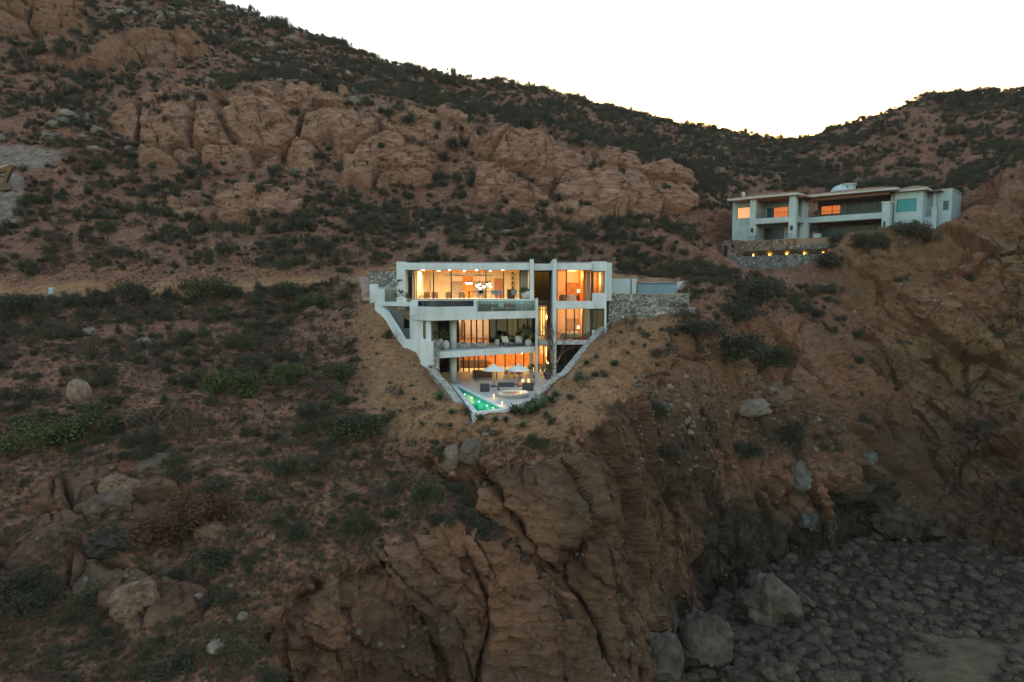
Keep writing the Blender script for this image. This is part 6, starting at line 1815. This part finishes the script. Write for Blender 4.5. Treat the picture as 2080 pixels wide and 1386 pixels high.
def zone_text(px, py, y):
    if y > 170: return 'on the upper slope near the ridge'
    if y > 98:
        return ('on the slope below the long rock outcrop' if px < 1440 else 'on the hillside behind the hillside house')
    if px > 1620: return 'on the bare rocky hill east of the ravine'
    if px > 1235: return 'on the scree between the stone walls and the cove'
    if py > 920: return 'on the lower crags west of the cliff'
    if px > 690: return 'on the sandy bank beside the villa'
    return 'on the scrub slope below the dirt track'
vis_plants = [(p[1] * F / ty[p[0]] if seen[p[0]] and 0 <= tpx[p[0]] <= 2080 and 0 <= tpy[p[0]] <= 1386 else 0, p) for p in plants]
stuff_pts = []
for kind, protos, nm, words in (('G', GREEN_P, 'green_shrub', 'rounded dark green shrub '), ('D', DRY_P, 'dry_shrub', 'grey-brown twiggy shrub ')):
    own = sorted([t for t in vis_plants if t[1][2] == kind], key=lambda t: -t[0])
    for rank, (s_, (i, r_, _)) in enumerate(own):
        if rank < 255 and s_ > 0:
            z_ = zone_text(tpx[i], tpy[i], ty[i])
            sw = 'large ' if r_ > 1.45 else 'small ' if r_ < 1.0 else 'mid-sized '
            put_shrub(nm, protos[rank % len(protos)], Vector(V[i]) + Vector((0, 0, -0.05)), r_, sw + words + z_, sw + ('green shrubs ' if kind == 'G' else 'twiggy shrubs ') + z_, rank < 110)
        else:
            stuff_pts.append((i, r_, kind))

def instancer(name, pts, protos, label, seed=1, jit=0.3):
    """pts: (location, scale); the pieces of one uncountable mass, instanced on points"""
    coll = bpy.data.collections.new(name + '_pieces')
    for me in protos:
        o = bpy.data.objects.new(name + '_piece', me); coll.objects.link(o)
    rgs = np.random.RandomState(seed)
    me = bpy.data.meshes.new(name); me.vertices.add(len(pts))
    me.vertices.foreach_set('co', np.array([p[0] for p in pts], np.float32).ravel())
    a = me.attributes.new('scl', 'FLOAT_VECTOR', 'POINT')
    sc_ = np.array([p[1] for p in pts], np.float32)[:, None] * rgs.uniform(1 - jit, 1 + jit, (len(pts), 3)) * np.array([1, 1, 1.1]); a.data.foreach_set('vector', sc_.astype(np.float32).ravel())
    a = me.attributes.new('rot', 'FLOAT_VECTOR', 'POINT'); rt = np.zeros((len(pts), 3), np.float32); rt[:, 2] = rgs.uniform(0, 6.28, len(pts)); a.data.foreach_set('vector', rt.ravel())
    a = me.attributes.new('idx', 'INT', 'POINT'); a.data.foreach_set('value', rgs.randint(0, len(protos), len(pts)).astype(np.int32))
    o = link(name, me)
    ng = bpy.data.node_groups.new(name, 'GeometryNodeTree')
    ng.interface.new_socket('Geometry', in_out='INPUT', socket_type='NodeSocketGeometry'); ng.interface.new_socket('Geometry', in_out='OUTPUT', socket_type='NodeSocketGeometry')
    gi = ng.nodes.new('NodeGroupInput'); go = ng.nodes.new('NodeGroupOutput')
    ci = ng.nodes.new('GeometryNodeCollectionInfo'); ci.inputs['Collection'].default_value = coll; ci.inputs['Separate Children'].default_value = True; ci.inputs['Reset Children'].default_value = True
    ip = ng.nodes.new('GeometryNodeInstanceOnPoints'); ip.inputs['Pick Instance'].default_value = True
    def na(nm, ty_):
        n = ng.nodes.new('GeometryNodeInputNamedAttribute'); n.data_type = ty_; n.inputs['Name'].default_value = nm; return n.outputs['Attribute']
    ng.links.new(gi.outputs[0], ip.inputs['Points']); ng.links.new(ci.outputs[0], ip.inputs['Instance'])
    ng.links.new(na('scl', 'FLOAT_VECTOR'), ip.inputs['Scale'])
    e2r = ng.nodes.new('FunctionNodeEulerToRotation'); ng.links.new(na('rot', 'FLOAT_VECTOR'), e2r.inputs[0]); ng.links.new(e2r.outputs[0], ip.inputs['Rotation'])
    ng.links.new(na('idx', 'INT'), ip.inputs['Instance Index']); ng.links.new(ip.outputs[0], go.inputs[0])
    md = o.modifiers.new('scatter', 'NODES'); md.node_group = ng
    return prop(o, label, 'scrub', None, 'stuff')
instancer('green_scrub', [(V[i] - [0, 0, 0.05], r_) for i, r_, k in stuff_pts if k == 'G'], [p[0] for p in GREEN_P], 'dark green scrub covering the hillsides', 3)
instancer('dry_scrub', [(V[i], r_) for i, r_, k in stuff_pts if k == 'D'], [p[0] for p in DRY_P] , 'grey dry scrub covering the hillsides', 4)
instancer('dry_stems', [(V[i], r_) for i, r_, k in stuff_pts if k == 'D'], [p[1] for p in DRY_P] , 'bare stems of the dry scrub', 4)

# ---- pale boulders strewn over the upper hill, stones on the slopes, beach cobbles
hb = []
nr2 = np.random.RandomState(9)
vi = np.where(seen & (ty > 120) & (rock < 0.3))[0]
pick = vi[nr2.randint(0, len(vi), 60000)]
wsel = np.maximum.reduce([np.exp(-((tpx[pick] - cx) / sx) ** 2 - ((tpy[pick] - cy) / sy) ** 2) for cx, cy, sx, sy in ((500, 110, 130, 60), (330, 30, 170, 40), (640, 190, 90, 35), (420, 60, 120, 45), (200, 265, 110, 40))])
pick = pick[nr2.uniform(0, 1, len(pick)) < wsel * 0.035]
for i in pick[:330]:
    r_ = nr2.uniform(0.45, 0.95) * (1.7 if nr2.rand() < 0.2 else 1)
    hb.append((i, r_))
hb.sort(key=lambda t: -t[1] / ty[t[0]])
for k, (i, r_) in enumerate(hb[:200]):
    put_mesh('pale_boulder', PALE_P[k % 5], Vector(V[i]) + Vector((0, 0, r_ * 0.3)), r_, ('large ' if r_ > 1.0 else 'small ' if r_ < 0.7 else 'mid-sized ') + 'pale boulder strewn on the upper western hill ' + ('near the ridge' if ty[i] > 185 else 'beside the rock outcrop'), 'rock', ('large ' if r_ > 1.0 else 'small ' if r_ < 0.7 else 'mid-sized ') + 'pale boulders ' + ('near the western ridge' if ty[i] > 185 else 'beside the western outcrop'), None, 0.3)
st = []
for n, cond, r0, r1 in ((2600, seen & (ty < 98) & (path < 0.3) & ~is_beach & (cutv > 2), 0.05, 0.20), (900, seen & (tpx > 1290) & (tpx < 1720) & (tpy > 760) & (tpy < 960), 0.08, 0.4), (2200, seen & (ty > 98) & (ty < 160), 0.12, 0.42)):
    vi = np.where(cond)[0]
    for i in vi[nr2.randint(0, len(vi), n)]:
        st.append((V[i] + [0, 0, 0.02], nr2.uniform(r0, r1) * (0.6 + 0.8 * nr2.rand() ** 3)))
ME_ST = [rock_mesh(i + 31, 1, 0.4, M_BTAN, 0.7) for i in range(4)] + [rock_mesh(i + 41, 1, 0.4, M_BPALE, 0.7) for i in range(2)]
o_ = instancer('loose_stones', st, ME_ST, 'loose stones scattered over the slopes', 6); o_['category'] = 'stones'
vi = np.where(is_beach & seen & (pebble > 0.4))[0]
cob = [(V[i] + [0, 0, 0.05], 0.04 + 0.10 * nr2.rand() + 0.75 * nr2.rand() ** 9) for i in vi[nr2.randint(0, len(vi), 5200)]] if len(vi) else []
o_ = instancer('beach_cobbles', cob, [rock_mesh(i + 51, 2, 0.3, M_BGREY, 0.6) for i in range(4)], 'grey cobbles covering the cove beach', 8); o_['category'] = 'cobbles'

# ---- rocks fallen along the foot of the cove cliff
vi = np.where(is_beach & seen & (pebble > 0.6) & (tpx > 1310) & ((tpx < 1760) | (tpy < 1180)))[0]
if len(vi):
    for k, i in enumerate(vi[nr2.randint(0, len(vi), 70)]):
        r_ = 0.22 + 0.75 * nr2.rand() ** 3
        put_mesh('shore_rock', GREY_P[k % 4], Vector(V[i]) + Vector((0, 0, r_ * 0.15)), r_, 'dark fallen rock among the rubble at the cove cliff foot', 'rock', 'fallen rocks in the cove', None, 0.5)

# ---- tufts of dry grass
tf = MB(); rgt = random.Random(77)
for _ in range(40):
    a = rgt.uniform(0, 6.28); e_ = rgt.uniform(0.5, 1.4); L = rgt.uniform(0.6, 1.1); p0 = Vector((rgt.gauss(0, 0.25), rgt.gauss(0, 0.25), 0))
    d_v = Vector((math.cos(a) * math.cos(e_), math.sin(a) * math.cos(e_), math.sin(e_))) * L; s_v = Vector((-math.sin(a), math.cos(a), 0)) * 0.05
    tf.add([p0 - s_v, p0 + s_v, p0 + d_v], [(0, 1, 2)])
ME_TF = mesh_from(tf, 'tuft', leaf_material('dry_grass_blades', [(0.115, 0.085, 0.05), (0.085, 0.075, 0.045), (0.14, 0.10, 0.062)]))
tp_ = []
for n, cond, r0, r1 in ((9000, seen & (ty < 98) & (path < 0.5) & (rock < 0.6) & ~is_beach & (cutv > 1), 0.10, 0.34), (900, seen & (path >= 0.4) & (rdd > 2.6) & (cutv > 0.6), 0.06, 0.2)):
    vi = np.where(cond)[0]
    for i in vi[nr2.randint(0, len(vi), n)]: tp_.append((V[i], nr2.uniform(r0, r1)))
o_ = instancer('dry_grass', tp_, [ME_TF], 'tufts of dry grass scattered over the slopes', 12); o_['category'] = 'grass'

# ---- sea beyond the beach, out of frame below the camera
seam, nt_, b_s = mat('sea_water'); b_s.inputs['Base Color'].default_value = (0.01, 0.035, 0.045, 1); b_s.inputs['Roughness'].default_value = 0.12
nz_ = N(nt_, 'TexNoise', Scale=0.6, Detail=5.0); bp_s = N(nt_, 'Bump', Strength=0.4, Distance=0.4); tcs = N(nt_, 'TexCoord')
nt_.links.new(tcs.outputs['Object'], nz_.inputs['Vector']); nt_.links.new(nz_.outputs['Fac'], bp_s.inputs['Height']); nt_.links.new(bp_s.outputs[0], b_s.inputs['Normal'])
me_ = bpy.data.meshes.new('sea'); me_.from_pydata([(-900, -1500, -33.4), (900, -1500, -33.4), (900, 60, -33.4), (-900, 60, -33.4)], [], [(0, 1, 2, 3)])
prop(link('sea', me_, None, seam), kind='structure')

# ---- garden plants lit by spikes on the neighbour's terrace
for k, (px, py) in enumerate(((1534, 518), (1567, 517), (1602, 517), (1638, 516), (1676, 516))):
    d0 = -3.9
    p = nworld(ns(px, d0), d0, 6.1 - NZ0)
    lab = ['second', 'first', 'third', 'fourth', 'fifth']
    root = put_shrub('garden_plant', GREEN_P[k % 6], p, 0.75, 'slender garden plant lit orange from below on the neighbour terrace', 'lit plants on the neighbour terrace', True, 1.6, 'plant')
    q = p + nN * -0.45
    sp = MB().lathe((q.x, q.y, p.z), [(0.05, 0), (0.08, 0.2), (0.1, 0.25)], 8).build('spike_light', emis('spike_bulb%d' % k, (1.0, 0.5, 0.15), 1.5)); prop(sp, 'small orange garden spike light under a terrace plant', 'lamp', 'spike lights on the neighbour terrace')
    lamp('spike_beam', (q.x, q.y, p.z + 0.35), 32, (1.0, 0.45, 0.10), 0.08, sp)
hd = empty('hedge', tuple(nworld(8, -2.6, -3.3)), 'low clipped green hedge along the top of the long grey wall', 'hedge', rz=nb.rotation_euler.z)
rg_ = np.random.RandomState(3); mbh = MB()
hx0, hx1 = ns(1505, -4), ns(1715, -4)
for _ in range(2600):
    c = Vector((rg_.uniform(hx0, hx1) - 8, rg_.uniform(-0.5, 0.5), rg_.uniform(0.0, 1.15))); a = Vector(rg_.normal(size=3)).normalized() * 0.14; b_ = a.cross(Vector(rg_.normal(size=3))).normalized() * 0.09
    mbh.add([c - a, c + b_, c + a, c - b_], [(0, 1, 2, 3)])
nlocal(mbh, 'foliage', M_GREEN, hd)
for k in range(9):
    nlocal(MB().tube([(hx0 - 8 + (k + 0.5) * (hx1 - hx0) / 9, 0, -0.2), (hx0 - 8 + (k + 0.5) * (hx1 - hx0) / 9, 0.05, 0.9)], 0.05, 5), 'stem', M_BARK, hd)

# ---- excavator at the cut on the left edge
g, n_, ii = ground(14, 390)
sc_ = g.y / F
M_YEL = plain('dusty_orange_paint', (0.12, 0.052, 0.016), 0.6, 0.25, 1.5)
ex = empty('excavator', tuple(g), 'dusty orange excavator with lowered arm at the pale cut', 'excavator')
def e2(px, py): return Vector((P(px, py, g.y).x, g.y, P(px, py, g.y).z))
def arm(name, a, b_, w, m, th=0.45):
    a, b_ = e2(*a), e2(*b_); d = (b_ - a).normalized(); n2 = Vector((-d.z, 0, d.x)) * w / 2
    mb = MB().extr_y([((a + n2).x, (a + n2).z), ((a - n2).x, (a - n2).z), ((b_ - n2 * 0.8).x, (b_ - n2 * 0.8).z), ((b_ + n2 * 0.8).x, (b_ + n2 * 0.8).z)], g.y - th / 2, g.y + th / 2)
    return mb.build(name, m, ex)
arm('boom', (-34, 362), (26, 338), 9 * sc_, M_YEL); arm('stick', (24, 336), (7, 378), 9 * sc_, M_YEL, 0.5)
arm('hydraulic_ram', (-10, 343), (22, 334), 2.2 * sc_, M_CERAM, 0.15); arm('hydraulic_ram', (25, 345), (16, 370), 2.0 * sc_, M_BLACK, 0.14)
bk = [e2(*p) for p in ((0, 374), (14, 372), (24, 386), (6, 388), (-4, 384))]
MB().extr_y([(p.x, p.z) for p in bk], g.y - 0.55, g.y + 0.55).build('bucket', M_WOOD_D, ex)
x0, z0 = e2(-60, 388).x, g.z
cb = box('cab', x0, x0 + 1.6, g.y - 0.8, g.y + 0.8, z0 + 1.0, z0 + 2.9, M_YEL, ex, 0.05)
box('cab_window', x0 + 0.2, x0 + 1.4, g.y - 0.83, g.y - 0.801, z0 + 1.8, z0 + 2.7, M_GLASSD, cb)
box('engine_deck', x0 - 1.9, x0 - 0.01, g.y - 1.1, g.y + 1.1, z0 + 1.0, z0 + 2.1, M_YEL, ex, 0.05)
for s_ in (-1, 1):
    MB().tube([(x0 - 1.6, g.y + s_ * 0.95, z0 + 0.45), (x0 + 1.5, g.y + s_ * 0.95, z0 + 0.45)], 0.45, 12).build('track', M_BLACK, ex)

# ---- fence posts above the cut bank, barrel by the track
M_POST = plain('weathered_post', (0.10, 0.075, 0.055), 0.9, 0.2, 5.0)
for k, (px, py) in enumerate(((500, 540), (530, 535), (548, 520), (582, 512), (615, 505), (628, 500), (640, 498), (660, 535), (690, 520), (745, 515), (758, 520))):
    g, n_, ii = ground(px, py)
    po_ = MB().tube([g + Vector((0, 0, -0.2)), g + Vector((0.03, 0, 0.8)), g + Vector((0, 0.02, 1.7))], 0.07, 6, 0.055).build('fence_post', M_POST)
    prop(po_, 'thin weathered wooden fence post above the cut bank of the track', 'post', 'fence posts above the cut bank')
g, n_, ii = ground(105, 600)
br_ = empty('barrel', tuple(g), 'pale blue barrel standing on the dirt track by the dark thicket', 'barrel')
MB().lathe(g, [(0.28, 0), (0.3, 0.1), (0.32, 0.45), (0.3, 0.8), (0.28, 0.9)], 12).build('drum', plain('pale_blue_plastic', (0.30, 0.40, 0.45), 0.5, 0.1, 2.0), br_, True)
MB().lathe((g.x, g.y, g.z + 0.901), [(0.27, 0), (0.25, 0.05)], 12).build('lid', M_WHITEF, br_)

# ---- a thin even haze added round the whole place to lift the shadows
hm = bpy.data.materials.new('shadow_lift_haze'); hm.use_nodes = True
hn = hm.node_tree; hn.nodes.clear()
ho = hn.nodes.new('ShaderNodeOutputMaterial'); hv = hn.nodes.new('ShaderNodeVolumePrincipled')
hv.inputs['Color'].default_value = (0.92, 0.90, 0.88, 1); hv.inputs['Density'].default_value = 0.00010; hv.inputs['Anisotropy'].default_value = 0.0
hn.links.new(hv.outputs[0], ho.inputs['Volume'])
hz = MB().box(-345, 345, -40, 372, -37.5, 150).build('haze', hm)
prop(hz, 'thin added haze lifting the shadows over the hills and cove', 'haze', None, 'stuff')
